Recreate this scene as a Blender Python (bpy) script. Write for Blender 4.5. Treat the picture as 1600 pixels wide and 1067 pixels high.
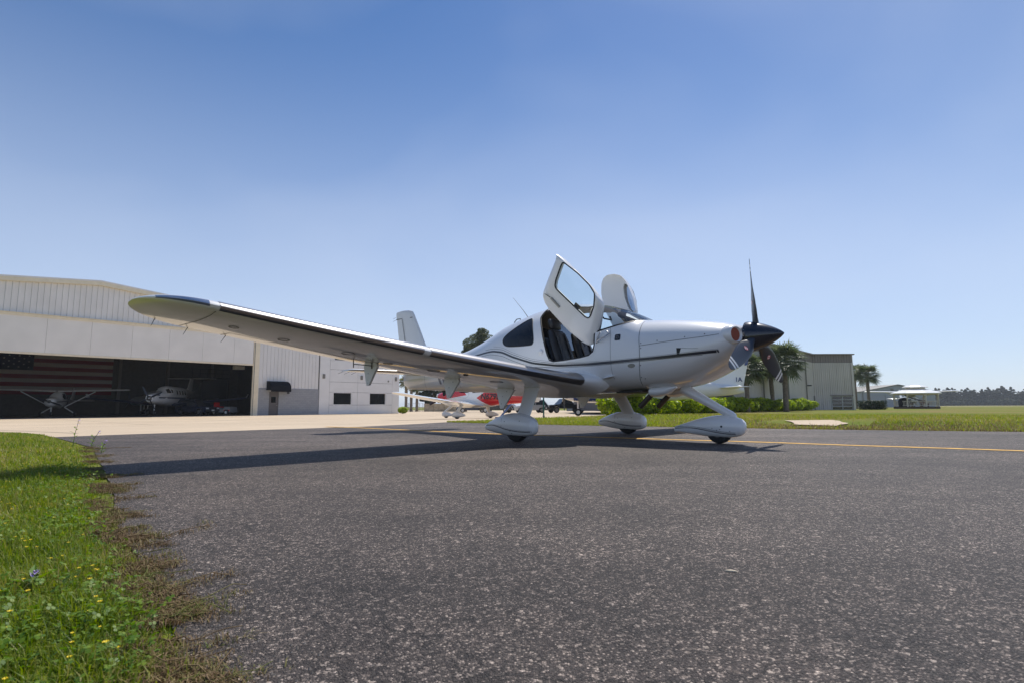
import bpy, bmesh, math, random
import numpy as np
from mathutils import Vector, Matrix, Euler
random.seed(7); rng = np.random.default_rng(11)
R = math.radians; PI = math.pi
scene = bpy.context.scene
for o in list(bpy.data.objects): bpy.data.objects.remove(o, do_unlink=True)

# ---------------------------------------------------------------- camera
cam_data = bpy.data.cameras.new('camera'); cam = bpy.data.objects.new('camera', cam_data)
scene.collection.objects.link(cam); scene.camera = cam
cam_data.sensor_width = 36.0; cam_data.lens = 868.0 / 1600.0 * 36.0
cam_data.clip_start = 0.05; cam_data.clip_end = 6000
cam_data.dof.use_dof = True; cam_data.dof.focus_distance = 7.5; cam_data.dof.aperture_fstop = 8.0
cam.location = (0, 0, 0.481)
cam.rotation_euler = (Euler((R(90) + math.atan((634.4 - 533.5) / 868.0), 0, 0)).to_matrix() @ Matrix.Rotation(-0.003256, 3, 'Z')).to_euler()

# ---------------------------------------------------------------- sky and sun
SKY_SAT, SKY_TINT = 1.17, (1.03, 1.0, 1.0, 1)
SUN_AZ, SUN_EL = R(29), R(59)          # azimuth from +Y towards +X
world = bpy.data.worlds.new('World'); scene.world = world; world.use_nodes = True
wn, wl = world.node_tree.nodes, world.node_tree.links
wn.clear()
w_out = wn.new('ShaderNodeOutputWorld'); w_bg = wn.new('ShaderNodeBackground')
sky = wn.new('ShaderNodeTexSky'); sky.sky_type = 'NISHITA'; sky.sun_disc = False
sky.sun_elevation = SUN_EL; sky.sun_rotation = SUN_AZ
sky.air_density = 1.0; sky.dust_density = 1.0; sky.ozone_density = 5.0; sky.altitude = 1500
w_bg.inputs['Strength'].default_value = 0.122
# thin high cloud wisps, laid on the sky by direction
tc = wn.new('ShaderNodeTexCoord'); mp = wn.new('ShaderNodeMapping'); mp.inputs['Scale'].default_value = (0.9, 1.0, 1.7)
mp.inputs['Rotation'].default_value = (0.3, 0.5, 0.2); mp.inputs['Location'].default_value = (1.03, 0.04, -1.93)
nz = wn.new('ShaderNodeTexNoise'); nz.inputs['Scale'].default_value = 1.5; nz.inputs['Detail'].default_value = 3.5; nz.inputs['Roughness'].default_value = 0.5
nz.inputs['Distortion'].default_value = 0.35
rmp = wn.new('ShaderNodeMapRange'); rmp.inputs['From Min'].default_value = 0.42; rmp.inputs['From Max'].default_value = 0.85
rmp.inputs['To Min'].default_value = 0.0; rmp.inputs['To Max'].default_value = 0.32
mixc = wn.new('ShaderNodeMixRGB'); mixc.inputs['Color2'].default_value = (7.2, 7.6, 8.3, 1)
wl.new(tc.outputs['Generated'], mp.inputs['Vector']); wl.new(mp.outputs['Vector'], nz.inputs['Vector'])
wl.new(nz.outputs['Fac'], rmp.inputs['Value']); wl.new(rmp.outputs['Result'], mixc.inputs['Fac'])
hsv = wn.new('ShaderNodeHueSaturation'); hsv.inputs['Saturation'].default_value = SKY_SAT
tint = wn.new('ShaderNodeMixRGB'); tint.blend_type = 'MULTIPLY'; tint.inputs['Fac'].default_value = 1.0; tint.inputs['Color2'].default_value = SKY_TINT
wl.new(sky.outputs['Color'], hsv.inputs['Color']); wl.new(hsv.outputs['Color'], tint.inputs['Color1']); wl.new(tint.outputs['Color'], mixc.inputs['Color1']); 
# milky summer haze thickening towards the horizon, the same all round
sxyz = wn.new('ShaderNodeSeparateXYZ'); hzr = wn.new('ShaderNodeMapRange'); hzr.interpolation_type = 'SMOOTHSTEP'
hzr.inputs['From Min'].default_value = 0.0; hzr.inputs['From Max'].default_value = 0.66; hzr.inputs['To Min'].default_value = 0.64; hzr.inputs['To Max'].default_value = 0.0
mixh = wn.new('ShaderNodeMixRGB'); mixh.inputs['Color2'].default_value = (5.7, 6.35, 7.6, 1)
wl.new(tc.outputs['Generated'], sxyz.inputs[0]); wl.new(sxyz.outputs['Z'], hzr.inputs['Value']); wl.new(hzr.outputs['Result'], mixh.inputs['Fac'])
wl.new(mixc.outputs['Color'], mixh.inputs['Color1']); wl.new(mixh.outputs['Color'], w_bg.inputs['Color'])
wl.new(w_bg.outputs['Background'], w_out.inputs['Surface'])
sun_d = bpy.data.lights.new('sun', 'SUN'); sun_d.energy = 4.9; sun_d.angle = R(0.5); sun_d.color = (1.0, 0.95, 0.87)
sun = bpy.data.objects.new('sun', sun_d); scene.collection.objects.link(sun)
sdir = Vector((math.sin(SUN_AZ) * math.cos(SUN_EL), math.cos(SUN_AZ) * math.cos(SUN_EL), math.sin(SUN_EL)))
sun.rotation_euler = sdir.to_track_quat('Z', 'Y').to_euler(); sun.location = (20, 30, 60)
scene.view_settings.view_transform = 'Standard'; scene.view_settings.look = 'None'
scene.view_settings.exposure = 0.0; scene.view_settings.gamma = 1.0
scene.render.engine = 'CYCLES'
scene.cycles.max_bounces = 8; scene.cycles.transparent_max_bounces = 16; scene.cycles.use_denoising = True
scene.cycles.caustics_reflective = False; scene.cycles.caustics_refractive = False

# ---------------------------------------------------------------- helpers
def link(o): scene.collection.objects.link(o); return o
def tag(o, label=None, cat=None, group=None, kind=None):
    if label: o['label'] = label
    if cat: o['category'] = cat
    if group: o['group'] = group
    if kind: o['kind'] = kind
    return o
def empty(name, loc=(0, 0, 0), rz=0.0, label=None, cat=None, group=None, parent=None):
    o = bpy.data.objects.new(name, None); link(o); o.location = loc; o.rotation_euler = (0, 0, rz); o.empty_display_size = 0.1
    if parent: o.parent = parent
    return tag(o, label, cat, group)
def copy_tree(o, parent=None):
    c = o.copy(); link(c); c.parent = parent
    for ch in list(o.children): copy_tree(ch, c)
    return c

class MB:
    """collects geometry for one mesh"""
    def __init__(s): s.v = []; s.f = []
    def add(s, vs, fs):
        n = len(s.v); s.v += [tuple(p) for p in vs]; s.f += [tuple(i + n for i in f) for f in fs]; return s
    def box(s, c, d, rot=None):
        x, y, z = d[0] / 2, d[1] / 2, d[2] / 2
        vs = [Vector((a * x, b * y, e * z)) for a in (-1, 1) for b in (-1, 1) for e in (-1, 1)]
        if rot is not None: vs = [rot @ p for p in vs]
        c = Vector(c)
        return s.add([p + c for p in vs], [(0, 1, 3, 2), (4, 6, 7, 5), (0, 4, 5, 1), (2, 3, 7, 6), (0, 2, 6, 4), (1, 5, 7, 3)])
    def loft(s, rings, cap=True, closed=True):
        n = len(rings[0]); b = len(s.v)
        for r in rings: s.v += [tuple(p) for p in r]
        m = n if closed else n - 1
        for i in range(len(rings) - 1):
            for j in range(m):
                k = (j + 1) % n
                s.f.append((b + i * n + j, b + i * n + k, b + (i + 1) * n + k, b + (i + 1) * n + j))
        if cap and closed:
            s.f.append(tuple(b + j for j in range(n))[::-1]); e = b + (len(rings) - 1) * n
            s.f.append(tuple(e + j for j in range(n)))
        return s
    def tube(s, path, r, n=8, cap=True, squash=None):
        path = [Vector(p) for p in path]; rr = r if isinstance(r, (list, tuple)) else [r] * len(path)
        rings = []; up = Vector((0, 0, 1)); prev = None
        for i, p in enumerate(path):
            t = (path[min(i + 1, len(path) - 1)] - path[max(i - 1, 0)])
            t = t.normalized() if t.length > 1e-9 else Vector((0, 0, 1))
            if prev is None:
                a = t.cross(up)
                if a.length < 1e-3: a = t.cross(Vector((1, 0, 0)))
                a.normalize()
            else:
                a = (prev - t * prev.dot(t)).normalized()
            prev = a; bb = t.cross(a)
            rings.append([p + (a * math.cos(2 * PI * k / n) + bb * math.sin(2 * PI * k / n)) * rr[i] for k in range(n)])
        return s.loft(rings, cap)
    def prism(s, poly, a, b):
        """poly: 3D ring at a offset; extruded by vector b-a"""
        d = Vector(b) - Vector(a); r0 = [Vector(p) for p in poly]
        return s.loft([r0, [p + d for p in r0]])
    def lathe(s, prof, o, ax, n=24, cap=True):
        """prof: (along, radius) list along axis ax from o"""
        ax = Vector(ax).normalized(); o = Vector(o)
        a = ax.cross(Vector((0, 0, 1)));
        if a.length < 1e-3: a = ax.cross(Vector((1, 0, 0)))
        a.normalize(); b = ax.cross(a)
        return s.loft([[o + ax * h + (a * math.cos(2 * PI * k / n) + b * math.sin(2 * PI * k / n)) * max(r, 1e-4) for k in range(n)] for h, r in prof], cap)
    def mesh(s, name, smooth=False, fix=True, angle=35):
        me = bpy.data.meshes.new(name); me.from_pydata(s.v, [], s.f); me.validate()
        if fix:
            bm = bmesh.new(); bm.from_mesh(me); bmesh.ops.recalc_face_normals(bm, faces=bm.faces); bm.to_mesh(me); bm.free()
        if smooth:
            me.shade_smooth()
            if angle < 180: me.set_sharp_from_angle(angle=R(angle))
        return me
    def build(s, name, mat, parent=None, smooth=False, fix=True, angle=35, loc=None):
        return mobj(name, s.mesh(name, smooth, fix, angle), mat, parent, loc)
def mobj(name, me, mat, parent=None, loc=None):
    o = bpy.data.objects.new(name, me); link(o)
    if mat is not None and len(me.materials) == 0: me.materials.append(mat)
    if parent: o.parent = parent
    if loc is not None: o.location = loc
    return o
def np_mesh(name, V, F, mat=None, smooth=False):
    """V (n,3), F (m,k) arrays"""
    me = bpy.data.meshes.new(name); V = np.asarray(V, np.float32); F = np.asarray(F, np.int32)
    me.vertices.add(len(V)); me.vertices.foreach_set('co', V.ravel())
    k = F.shape[1]; me.loops.add(F.size); me.loops.foreach_set('vertex_index', F.ravel())
    me.polygons.add(len(F)); me.polygons.foreach_set('loop_start', np.arange(0, F.size, k, dtype=np.int32))
    me.update(calc_edges=True); me.validate()
    if smooth: me.shade_smooth()
    if mat: me.materials.append(mat)
    return me
def pw(x, tab, i):
    return float(np.interp(x, [t[0] for t in tab], [t[i] for t in tab]))

# ---------------------------------------------------------------- materials
def new_mat(name):
    m = bpy.data.materials.new(name); m.use_nodes = True; nt = m.node_tree
    return m, nt, nt.nodes['Principled BSDF']
def setp(b, **k):
    names = dict(col='Base Color', rough='Roughness', metal='Metallic', spec='Specular IOR Level', coat='Coat Weight', coatr='Coat Roughness', trans='Transmission Weight', ior='IOR', alpha='Alpha')
    for a, v in k.items():
        if a == 'col': v = (*v, 1) if len(v) == 3 else v
        b.inputs[names[a]].default_value = v
def simple(name, col, rough=0.5, metal=0.0, coat=0.0, spec=0.5, var=0.0, vscale=3.0, bump=0.0, bscale=40.0, **k):
    m, nt, b = new_mat(name); setp(b, col=col, rough=rough, metal=metal, coat=coat, spec=spec, **k)
    if coat: setp(b, coatr=0.04)
    if var or bump:
        tx = nt.nodes.new('ShaderNodeTexCoord')
    if var:
        n = nt.nodes.new('ShaderNodeTexNoise'); n.inputs['Scale'].default_value = vscale; n.inputs['Detail'].default_value = 6
        r = nt.nodes.new('ShaderNodeValToRGB'); r.color_ramp.elements[0].position = 0.3; r.color_ramp.elements[1].position = 0.7
        r.color_ramp.elements[0].color = (*[c * (1 - var) for c in col], 1); r.color_ramp.elements[1].color = (*[min(1, c * (1 + var)) for c in col], 1)
        nt.links.new(tx.outputs['Object'], n.inputs['Vector']); nt.links.new(n.outputs['Fac'], r.inputs['Fac']); nt.links.new(r.outputs['Color'], b.inputs['Base Color'])
    if bump:
        n2 = nt.nodes.new('ShaderNodeTexNoise'); n2.inputs['Scale'].default_value = bscale; n2.inputs['Detail'].default_value = 4
        bp = nt.nodes.new('ShaderNodeBump'); bp.inputs['Strength'].default_value = bump; bp.inputs['Distance'].default_value = 0.02
        nt.links.new(tx.outputs['Object'], n2.inputs['Vector']); nt.links.new(n2.outputs['Fac'], bp.inputs['Height']); nt.links.new(bp.outputs['Normal'], b.inputs['Normal'])
    return m
def leaf_mat(name, cols, rough=0.55, trans=0.35, vscale=30.0):
    """leaves: colour varies by place and by piece, light passes through"""
    m, nt, b = new_mat(name); setp(b, rough=rough, spec=0.3)
    gm = nt.nodes.new('ShaderNodeNewGeometry'); tx = nt.nodes.new('ShaderNodeTexCoord')
    n = nt.nodes.new('ShaderNodeTexNoise'); n.inputs['Scale'].default_value = vscale; n.inputs['Detail'].default_value = 3
    ad = nt.nodes.new('ShaderNodeMath'); ad.operation = 'MULTIPLY_ADD'; ad.inputs[1].default_value = 0.6; 
    r = nt.nodes.new('ShaderNodeValToRGB'); e = r.color_ramp.elements
    e[0].position = 0.25; e[0].color = (*cols[0], 1); e[1].position = 0.95; e[1].color = (*cols[-1], 1)
    for i, c in enumerate(cols[1:-1]):
        x = e.new(0.25 + 0.7 * (i + 1) / (len(cols) - 1)); x.color = (*c, 1)
    nt.links.new(tx.outputs['Object'], n.inputs['Vector']); nt.links.new(gm.outputs['Random Per Island'], ad.inputs[0]); nt.links.new(n.outputs['Fac'], ad.inputs[2])
    sb = nt.nodes.new('ShaderNodeMath'); sb.operation = 'SUBTRACT'; sb.inputs[1].default_value = 0.15
    nt.links.new(ad.outputs[0], sb.inputs[0]); nt.links.new(sb.outputs[0], r.inputs['Fac']); nt.links.new(r.outputs['Color'], b.inputs['Base Color'])
    tr = nt.nodes.new('ShaderNodeBsdfTranslucent'); mx = nt.nodes.new('ShaderNodeMixShader'); mx.inputs['Fac'].default_value = trans
    hs = nt.nodes.new('ShaderNodeHueSaturation'); hs.inputs['Value'].default_value = 1.5; hs.inputs['Saturation'].default_value = 1.15
    nt.links.new(r.outputs['Color'], hs.inputs['Color']); nt.links.new(hs.outputs['Color'], tr.inputs['Color'])
    nt.links.new(b.outputs['BSDF'], mx.inputs[1]); nt.links.new(tr.outputs['BSDF'], mx.inputs[2]); nt.links.new(mx.outputs['Shader'], nt.nodes['Material Output'].inputs['Surface'])
    return m
def glass_mat(name, tint, refl=1.0, rough=0.02):
    m, nt, b = new_mat(name); nt.nodes.remove(b)
    t = nt.nodes.new('ShaderNodeBsdfTransparent'); t.inputs['Color'].default_value = (*tint, 1)
    g = nt.nodes.new('ShaderNodeBsdfGlossy'); g.inputs['Roughness'].default_value = rough
    fr = nt.nodes.new('ShaderNodeFresnel'); fr.inputs['IOR'].default_value = 1.5
    mm = nt.nodes.new('ShaderNodeMath'); mm.operation = 'MULTIPLY'; mm.inputs[1].default_value = refl
    geo = nt.nodes.new('ShaderNodeNewGeometry')
    mx = nt.nodes.new('ShaderNodeMixShader')
    nt.links.new(fr.outputs['Fac'], mm.inputs[0]); nt.links.new(mm.outputs[0], mx.inputs['Fac']); nt.links.new(t.outputs[0], mx.inputs[1]); nt.links.new(g.outputs[0], mx.inputs[2])
    nt.links.new(mx.outputs[0], nt.nodes['Material Output'].inputs['Surface']); return m
def tex_nodes(nt, kind, scale, detail=4, rough=0.5, vec=None, **k):
    n = nt.nodes.new('ShaderNodeTex' + kind); n.inputs['Scale'].default_value = scale
    if kind == 'Noise': n.inputs['Detail'].default_value = detail; n.inputs['Roughness'].default_value = rough
    if vec is not None: nt.links.new(vec, n.inputs['Vector'])
    return n
def ramp(nt, fac, stops):
    r = nt.nodes.new('ShaderNodeValToRGB'); e = r.color_ramp.elements
    e[0].position, e[0].color = stops[0][0], (*stops[0][1], 1); e[1].position, e[1].color = stops[-1][0], (*stops[-1][1], 1)
    for p, c in stops[1:-1]: x = e.new(p); x.color = (*c, 1)
    nt.links.new(fac, r.inputs['Fac']); return r
def mixrgb(nt, a, b, fac=0.5, mode='MIX'):
    m = nt.nodes.new('ShaderNodeMixRGB'); m.blend_type = mode
    for i, v in (('Color1', a), ('Color2', b)):
        if isinstance(v, tuple): m.inputs[i].default_value = (*v, 1)
        else: nt.links.new(v, m.inputs[i])
    if isinstance(fac, float): m.inputs['Fac'].default_value = fac
    else: nt.links.new(fac, m.inputs['Fac'])
    return m

M = {}
M['white'] = simple('white_paint', (0.77, 0.77, 0.77), 0.3, coat=1.0)
M['white_dull'] = simple('white_dull_paint', (0.78, 0.78, 0.76), 0.45)
M['black'] = simple('black_gloss', (0.012, 0.014, 0.02), 0.25, coat=0.3)
M['black_matte'] = simple('black_matte', (0.015, 0.015, 0.016), 0.6)
M['stripe'] = simple('stripe_paint', (0.018, 0.022, 0.035), 0.3, coat=0.3)
M['stripe_grey'] = simple('stripe_grey_paint', (0.22, 0.23, 0.26), 0.3, coat=0.3)
M['seam'] = simple('panel_gap', (0.08, 0.08, 0.09), 0.7)
M['titan'] = simple('titanium_strip', (0.42, 0.40, 0.39), 0.28, metal=1.0)
M['steel'] = simple('bare_steel', (0.45, 0.45, 0.46), 0.35, metal=1.0)
M['rubber'] = simple('tyre_rubber', (0.02, 0.02, 0.021), 0.8, bump=0.3, bscale=60)
M['leather'] = simple('black_leather', (0.022, 0.023, 0.027), 0.3, bump=0.25, bscale=70)
M['lining'] = simple('cabin_lining', (0.46, 0.39, 0.31), 0.85)
M['lining_dark'] = simple('cabin_lining_dark', (0.05, 0.05, 0.055), 0.8)
M['glass'] = glass_mat('clear_glass', (0.80, 0.88, 0.90), 1.0)
M['glass_dark'] = glass_mat('tinted_glass', (0.16, 0.19, 0.24), 1.0)
M['red'] = simple('red_paint', (0.62, 0.02, 0.025), 0.25, coat=0.6)
M['blue'] = simple('blue_paint', (0.015, 0.04, 0.17), 0.25, coat=0.5)
M['navy'] = simple('navy_paint', (0.02, 0.03, 0.07), 0.3, coat=0.4)
M['spinner'] = simple('spinner_black', (0.022, 0.026, 0.038), 0.22, metal=0.35, coat=0.6)
M['blade'] = simple('blade_paint', (0.03, 0.036, 0.05), 0.38, coat=0.15)
M['inlet'] = simple('inlet_plug_red', (0.28, 0.06, 0.03), 0.7)
# ---------------------------------------------------------------- airplane door, built open
D_OUT = [(2.716, 2.649), (2.598, 2.527), (2.409, 2.281), (2.259, 2.092), (2.196, 1.977), (2.139, 1.88), (2.139, 1.806), (2.207, 1.591), (2.273, 1.419), (2.327, 1.327), (2.389, 1.298), (2.444, 1.308), (2.52, 1.353), (2.725, 1.55), (2.957, 1.851), (3.018, 1.969), (3.038, 2.067), (3.018, 2.135), (2.876, 2.357), (2.738, 2.568)]
D_WIN = [(2.59, 2.485), (2.406, 2.304), (2.255, 2.114), (2.201, 1.993), (2.205, 1.949), (2.236, 1.819), (2.304, 1.692), (2.341, 1.664), (2.386, 1.687), (2.771, 2.138), (2.781, 2.186), (2.755, 2.26), (2.64, 2.455), (2.615, 2.485)]
M['glass_lens'] = glass_mat('lens', (0.40, 0.43, 0.5), 0.7)
M['exhaust'] = simple('burnt_steel', (0.10, 0.085, 0.075), 0.5, metal=0.8)
M['badge'] = simple('badge_grey', (0.30, 0.29, 0.25), 0.4)
M['lining_light'] = simple('door_lining', (0.80, 0.79, 0.77), 0.5)
def polar(poly, c, n):
    """resample a loop by angle round c"""
    P_ = []
    for i in range(len(poly)):
        a = Vector(poly[i]); b = Vector(poly[(i + 1) % len(poly)])
        P_ += [a + (b - a) * (k / 12) for k in range(12)]
    for _ in range(3): P_ = [(P_[i - 1] + P_[i] * 2 + P_[(i + 1) % len(P_)]) / 4 for i in range(len(P_))]
    ang = np.array([math.atan2(p.y - c[1], p.x - c[0]) for p in P_]); o = np.argsort(ang); ang = ang[o]; xs = np.array([p.x for p in P_])[o]; zs = np.array([p.y for p in P_])[o]
    q = np.linspace(-PI, PI, n, endpoint=False); e = lambda v: np.interp(q, np.concatenate([ang - 2 * PI, ang, ang + 2 * PI]), np.concatenate([v] * 3))
    return list(zip(e(xs), e(zs)))
DOORY = lambda x, z: .60 + .25 * ((x - 2.2) * .75 + (z - 1.4) * .66)
FAR_OUT = [(3.136, 2.365), (3.149, 2.565), (3.109, 2.661), (3.021, 2.699), (2.858, 2.677), (2.698, 2.611), (2.582, 2.494), (2.494, 2.342), (2.407, 2.173), (2.333, 1.924), (2.36, 1.60), (2.45, 1.36), (2.60, 1.42), (2.86, 1.80), (3.045, 2.085)]
FAR_WIN = [(2.63, 2.45), (2.551, 2.40), (2.475, 2.28), (2.405, 2.11), (2.38, 1.95), (2.44, 1.92), (2.53, 2.02), (2.61, 2.20), (2.65, 2.38)]
def make_door(root, T, put, sd):
    n = 120; c = (2.44, 2.02) if sd > 0 else (2.52, 2.17); wi = polar(D_WIN if sd > 0 else FAR_WIN, c, n); ou = polar(D_OUT if sd > 0 else FAR_OUT, c, n)
    def Y(x, z, q):
        d = (2.42 - x) * .72 + (z - 2.0) * .69
        return DOORY(x, z) - .05 * q ** 4 - .55 * max(0, d - .20) ** 1.5 - .10 * max(0, -d - .1) ** 2
    def skin(off, nm, mat, par, qs, shrink=0.0):
        rings = []
        for q in qs:
            rings.append([(wx + (ox - wx) * (q * (1 - shrink)), sd * (Y(wx + (ox - wx) * q, wz + (oz - wz) * q, q) + off), wz + (oz - wz) * (q * (1 - shrink))) for (wx, wz), (ox, oz) in zip(wi, ou)])
        return rings
    qs = [0, .08, .2, .35, .5, .65, .8, .9, .96, 1.0]
    outer = skin(0, '', None, None, qs); inner = skin(-.055, '', None, None, qs, .05)[::-1]
    d = empty('door', (0, 0, 0), 0, parent=root)
    mb = MB(); mb.loft(outer + [inner[0]], cap=False); put(mb, 'door_panel', M['white'], d, smooth=True, angle=60)
    mb = MB(); mb.loft([*inner, [(p[0], p[1] + sd * .052, p[2]) for p in inner[-1]]], cap=False); put(mb, 'door_liner', M['lining_light'], d, smooth=True, angle=60)
    mb = MB(); r0 = [(p[0], p[1] - sd * .012, p[2]) for p in outer[0]]; cc = (c[0], sd * (Y(*c, 0) - .004), c[1])
    mb.loft([[(a[0] + (cc[0] - a[0]) * k, a[1] + (cc[1] - a[1]) * k, a[2] + (cc[2] - a[2]) * k) for a in r0] for k in (0, .3, .6, .9, .999)], cap=False); put(mb, 'door_window', M['glass'], d, smooth=True, fix=False)
    mb = MB(); mb.tube(outer[0] + [outer[0][0]], .010, 6); put(mb, 'window_seal', M['black_matte'], d, smooth=True)
    # recessed grip and lever
    hy = lambda x, z: sd * (Y(x, z, .4) + .004)
    mb = MB(); mb.tube([(2.87, hy(2.87, 2.02), 2.02), (2.81, hy(2.81, 1.94), 1.94), (2.757, hy(2.757, 1.87), 1.87)], .019, 8); gp = put(mb, 'door_handle', M['badge'], d, smooth=True)
    mb = MB(); mb.tube([(2.962, hy(2.962, 2.095), 2.095), (2.88, hy(2.88, 2.03), 2.03)], .005, 6); put(mb, 'lever', M['black_matte'], gp)
    # vent and inner pull seen through the window, hinge arm at the pillar
    mb = MB(); mb.box((2.50, sd * .70, 1.86), (.10, .02, .05), Euler((0, R(-42), 0)).to_matrix()); put(mb, 'window_vent', M['lining_dark'], d)
    mb = MB(); mb.tube([(2.28, sd * .61, 1.31), (2.20, sd * .66, 1.34), (2.10, sd * .66, 1.37), (2.06, sd * .60, 1.42), (2.10, sd * .585, 1.46)], .010, 6); mb.tube([(2.28, sd * .61, 1.31), (2.18, sd * .64, 1.45)], .009, 6); put(mb, 'hinge_arm', M['steel'], d, smooth=True)
    mb = MB(); mb.tube([(2.62, sd * .50, 1.30), (2.60, sd * .52, 1.38), (2.55, sd * .54, 1.38), (2.50, sd * .56, 1.30)], .010, 6); put(mb, 'pull_strap', M['black_matte'], d, smooth=True)
# ---------------------------------------------------------------- terrain: flat round the taxiway, falling gently towards the hangar
RD = Vector((-0.77, 0.64)); S0, S1, ZD = 13.0, 31.0, -0.37
def gz(x, y):
    s = RD.x * x + RD.y * y
    return ZD * min(1.0, max(0.0, (s - S0) / (S1 - S0)))
def sheet(name, poly, mat, off, label=None, sub=None):
    bm = bmesh.new(); vs = [bm.verts.new((x, y, 0)) for x, y in poly]; bm.faces.new(vs)
    for d in (S0, S1):
        n = Vector((RD.x, RD.y, 0)); co = n * (d / n.length_squared)
        bmesh.ops.bisect_plane(bm, geom=bm.verts[:] + bm.edges[:] + bm.faces[:], plane_co=co, plane_no=n)
    bmesh.ops.triangulate(bm, faces=bm.faces[:])
    for v in bm.verts: v.co.z = gz(v.co.x, v.co.y) + off
    bmesh.ops.recalc_face_normals(bm, faces=bm.faces)
    for f in bm.faces:
        if f.normal.z < 0: f.normal_flip()
    me = bpy.data.meshes.new(name); bm.to_mesh(me); bm.free()
    o = mobj(name, me, mat); o['kind'] = 'structure'
    if label: o['label'] = label
    return o

# grass field under everything
m, nt, b = new_mat('field_grass'); setp(b, rough=0.95, spec=0.1)
tx = nt.nodes.new('ShaderNodeTexCoord').outputs['Object']
n1 = tex_nodes(nt, 'Noise', 0.11, 5, 0.6, tx); n2 = tex_nodes(nt, 'Noise', 9.0, 6, 0.7, tx); n3 = tex_nodes(nt, 'Noise', 0.5, 5, 0.65, tx)
c1 = ramp(nt, n1.outputs['Fac'], [(0.32, (0.12, 0.17, 0.02)), (0.5, (0.17, 0.19, 0.035)), (0.66, (0.24, 0.19, 0.085))])
c2 = ramp(nt, n2.outputs['Fac'], [(0.3, (0.45, 0.45, 0.45)), (0.7, (1.25, 1.25, 1.2))])
c3 = ramp(nt, n3.outputs['Fac'], [(0.42, (1, 1, 1)), (0.72, (1.25, 0.98, 0.8))])
mm = mixrgb(nt, c1.outputs['Color'], c2.outputs['Color'], 0.8, 'MULTIPLY'); mm2 = mixrgb(nt, mm.outputs['Color'], c3.outputs['Color'], 0.8, 'MULTIPLY')
nt.links.new(mm2.outputs['Color'], b.inputs['Base Color'])
bp = nt.nodes.new('ShaderNodeBump'); bp.inputs['Strength'].default_value = 0.8; bp.inputs['Distance'].default_value = 0.06
nt.links.new(n2.outputs['Fac'], bp.inputs['Height']); nt.links.new(bp.outputs['Normal'], b.inputs['Normal'])
M['field'] = m

# asphalt: dark binder with pale worn aggregate, tyre-polished and stained
m, nt, b = new_mat('asphalt'); setp(b, rough=0.66, spec=0.32)
tx = nt.nodes.new('ShaderNodeTexCoord').outputs['Object']
v1 = tex_nodes(nt, 'Voronoi', 235.0, vec=tx); v2 = tex_nodes(nt, 'Voronoi', 125.0, vec=tx)
nA = tex_nodes(nt, 'Noise', 0.35, 6, 0.6, tx); nB = tex_nodes(nt, 'Noise', 3.0, 6, 0.65, tx); nC = tex_nodes(nt, 'Noise', 260.0, 3, 0.6, tx)
# colour of each stone from its cell
sep = nt.nodes.new('ShaderNodeSeparateColor'); nt.links.new(v1.outputs['Color'], sep.inputs['Color'])
st = ramp(nt, sep.outputs['Red'], [(0.0, (0.018, 0.015, 0.014)), (0.45, (0.045, 0.039, 0.037)), (0.70, (0.072, 0.062, 0.058)), (0.84, (0.15, 0.13, 0.116)), (0.92, (0.42, 0.365, 0.325)), (1.0, (0.78, 0.69, 0.61))])
sep2 = nt.nodes.new('ShaderNodeSeparateColor'); nt.links.new(v2.outputs['Color'], sep2.inputs['Color'])
st2 = ramp(nt, sep2.outputs['Green'], [(0.0, (0.048, 0.041, 0.039)), (0.86, (0.065, 0.056, 0.052)), (0.965, (0.24, 0.205, 0.18)), (0.99, (0.75, 0.67, 0.59))])
edge = ramp(nt, v1.outputs['Distance'], [(0.25, (1, 1, 1)), (0.75, (0.3, 0.3, 0.3))])
a1 = mixrgb(nt, st.outputs['Color'], edge.outputs['Color'], 0.85, 'MULTIPLY'); a2 = mixrgb(nt, a1.outputs['Color'], st2.outputs['Color'], 0.36)
pat = ramp(nt, nA.outputs['Fac'], [(0.3, (0.62, 0.62, 0.64)), (0.7, (1.22, 1.2, 1.17))]); pat2 = ramp(nt, nB.outputs['Fac'], [(0.3, (0.72, 0.72, 0.72)), (0.7, (1.2, 1.18, 1.15))])
a3 = mixrgb(nt, a2.outputs['Color'], pat.outputs['Color'], 1.0, 'MULTIPLY'); a4 = mixrgb(nt, a3.outputs['Color'], pat2.outputs['Color'], 1.0, 'MULTIPLY')
# thin dark wandering cracks
wv = tex_nodes(nt, 'Noise', 1.1, 4, 0.6, tx); vc = nt.nodes.new('ShaderNodeTexVoronoi'); vc.feature = 'DISTANCE_TO_EDGE'; vc.inputs['Scale'].default_value = 0.42
mv = nt.nodes.new('ShaderNodeVectorMath'); mv.operation = 'MULTIPLY_ADD'; mv.inputs[1].default_value = (0.9, 0.9, 0.9)
nt.links.new(wv.outputs['Color'], mv.inputs[0]); nt.links.new(tx, mv.inputs[2]); nt.links.new(mv.outputs[0], vc.inputs['Vector'])
ck = ramp(nt, vc.outputs['Distance'], [(0.0, (0.35, 0.35, 0.35)), (0.004, (1, 1, 1))])
a5 = mixrgb(nt, a4.outputs['Color'], ck.outputs['Color'], 0.8, 'MULTIPLY')
nD = tex_nodes(nt, 'Noise', 34.0, 5, 0.75, tx); gD = ramp(nt, nD.outputs['Fac'], [(0.38, (0.58, 0.58, 0.58)), (0.62, (1.46, 1.45, 1.44))])
a5 = mixrgb(nt, a5.outputs['Color'], gD.outputs['Color'], 1.0, 'MULTIPLY')
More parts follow.
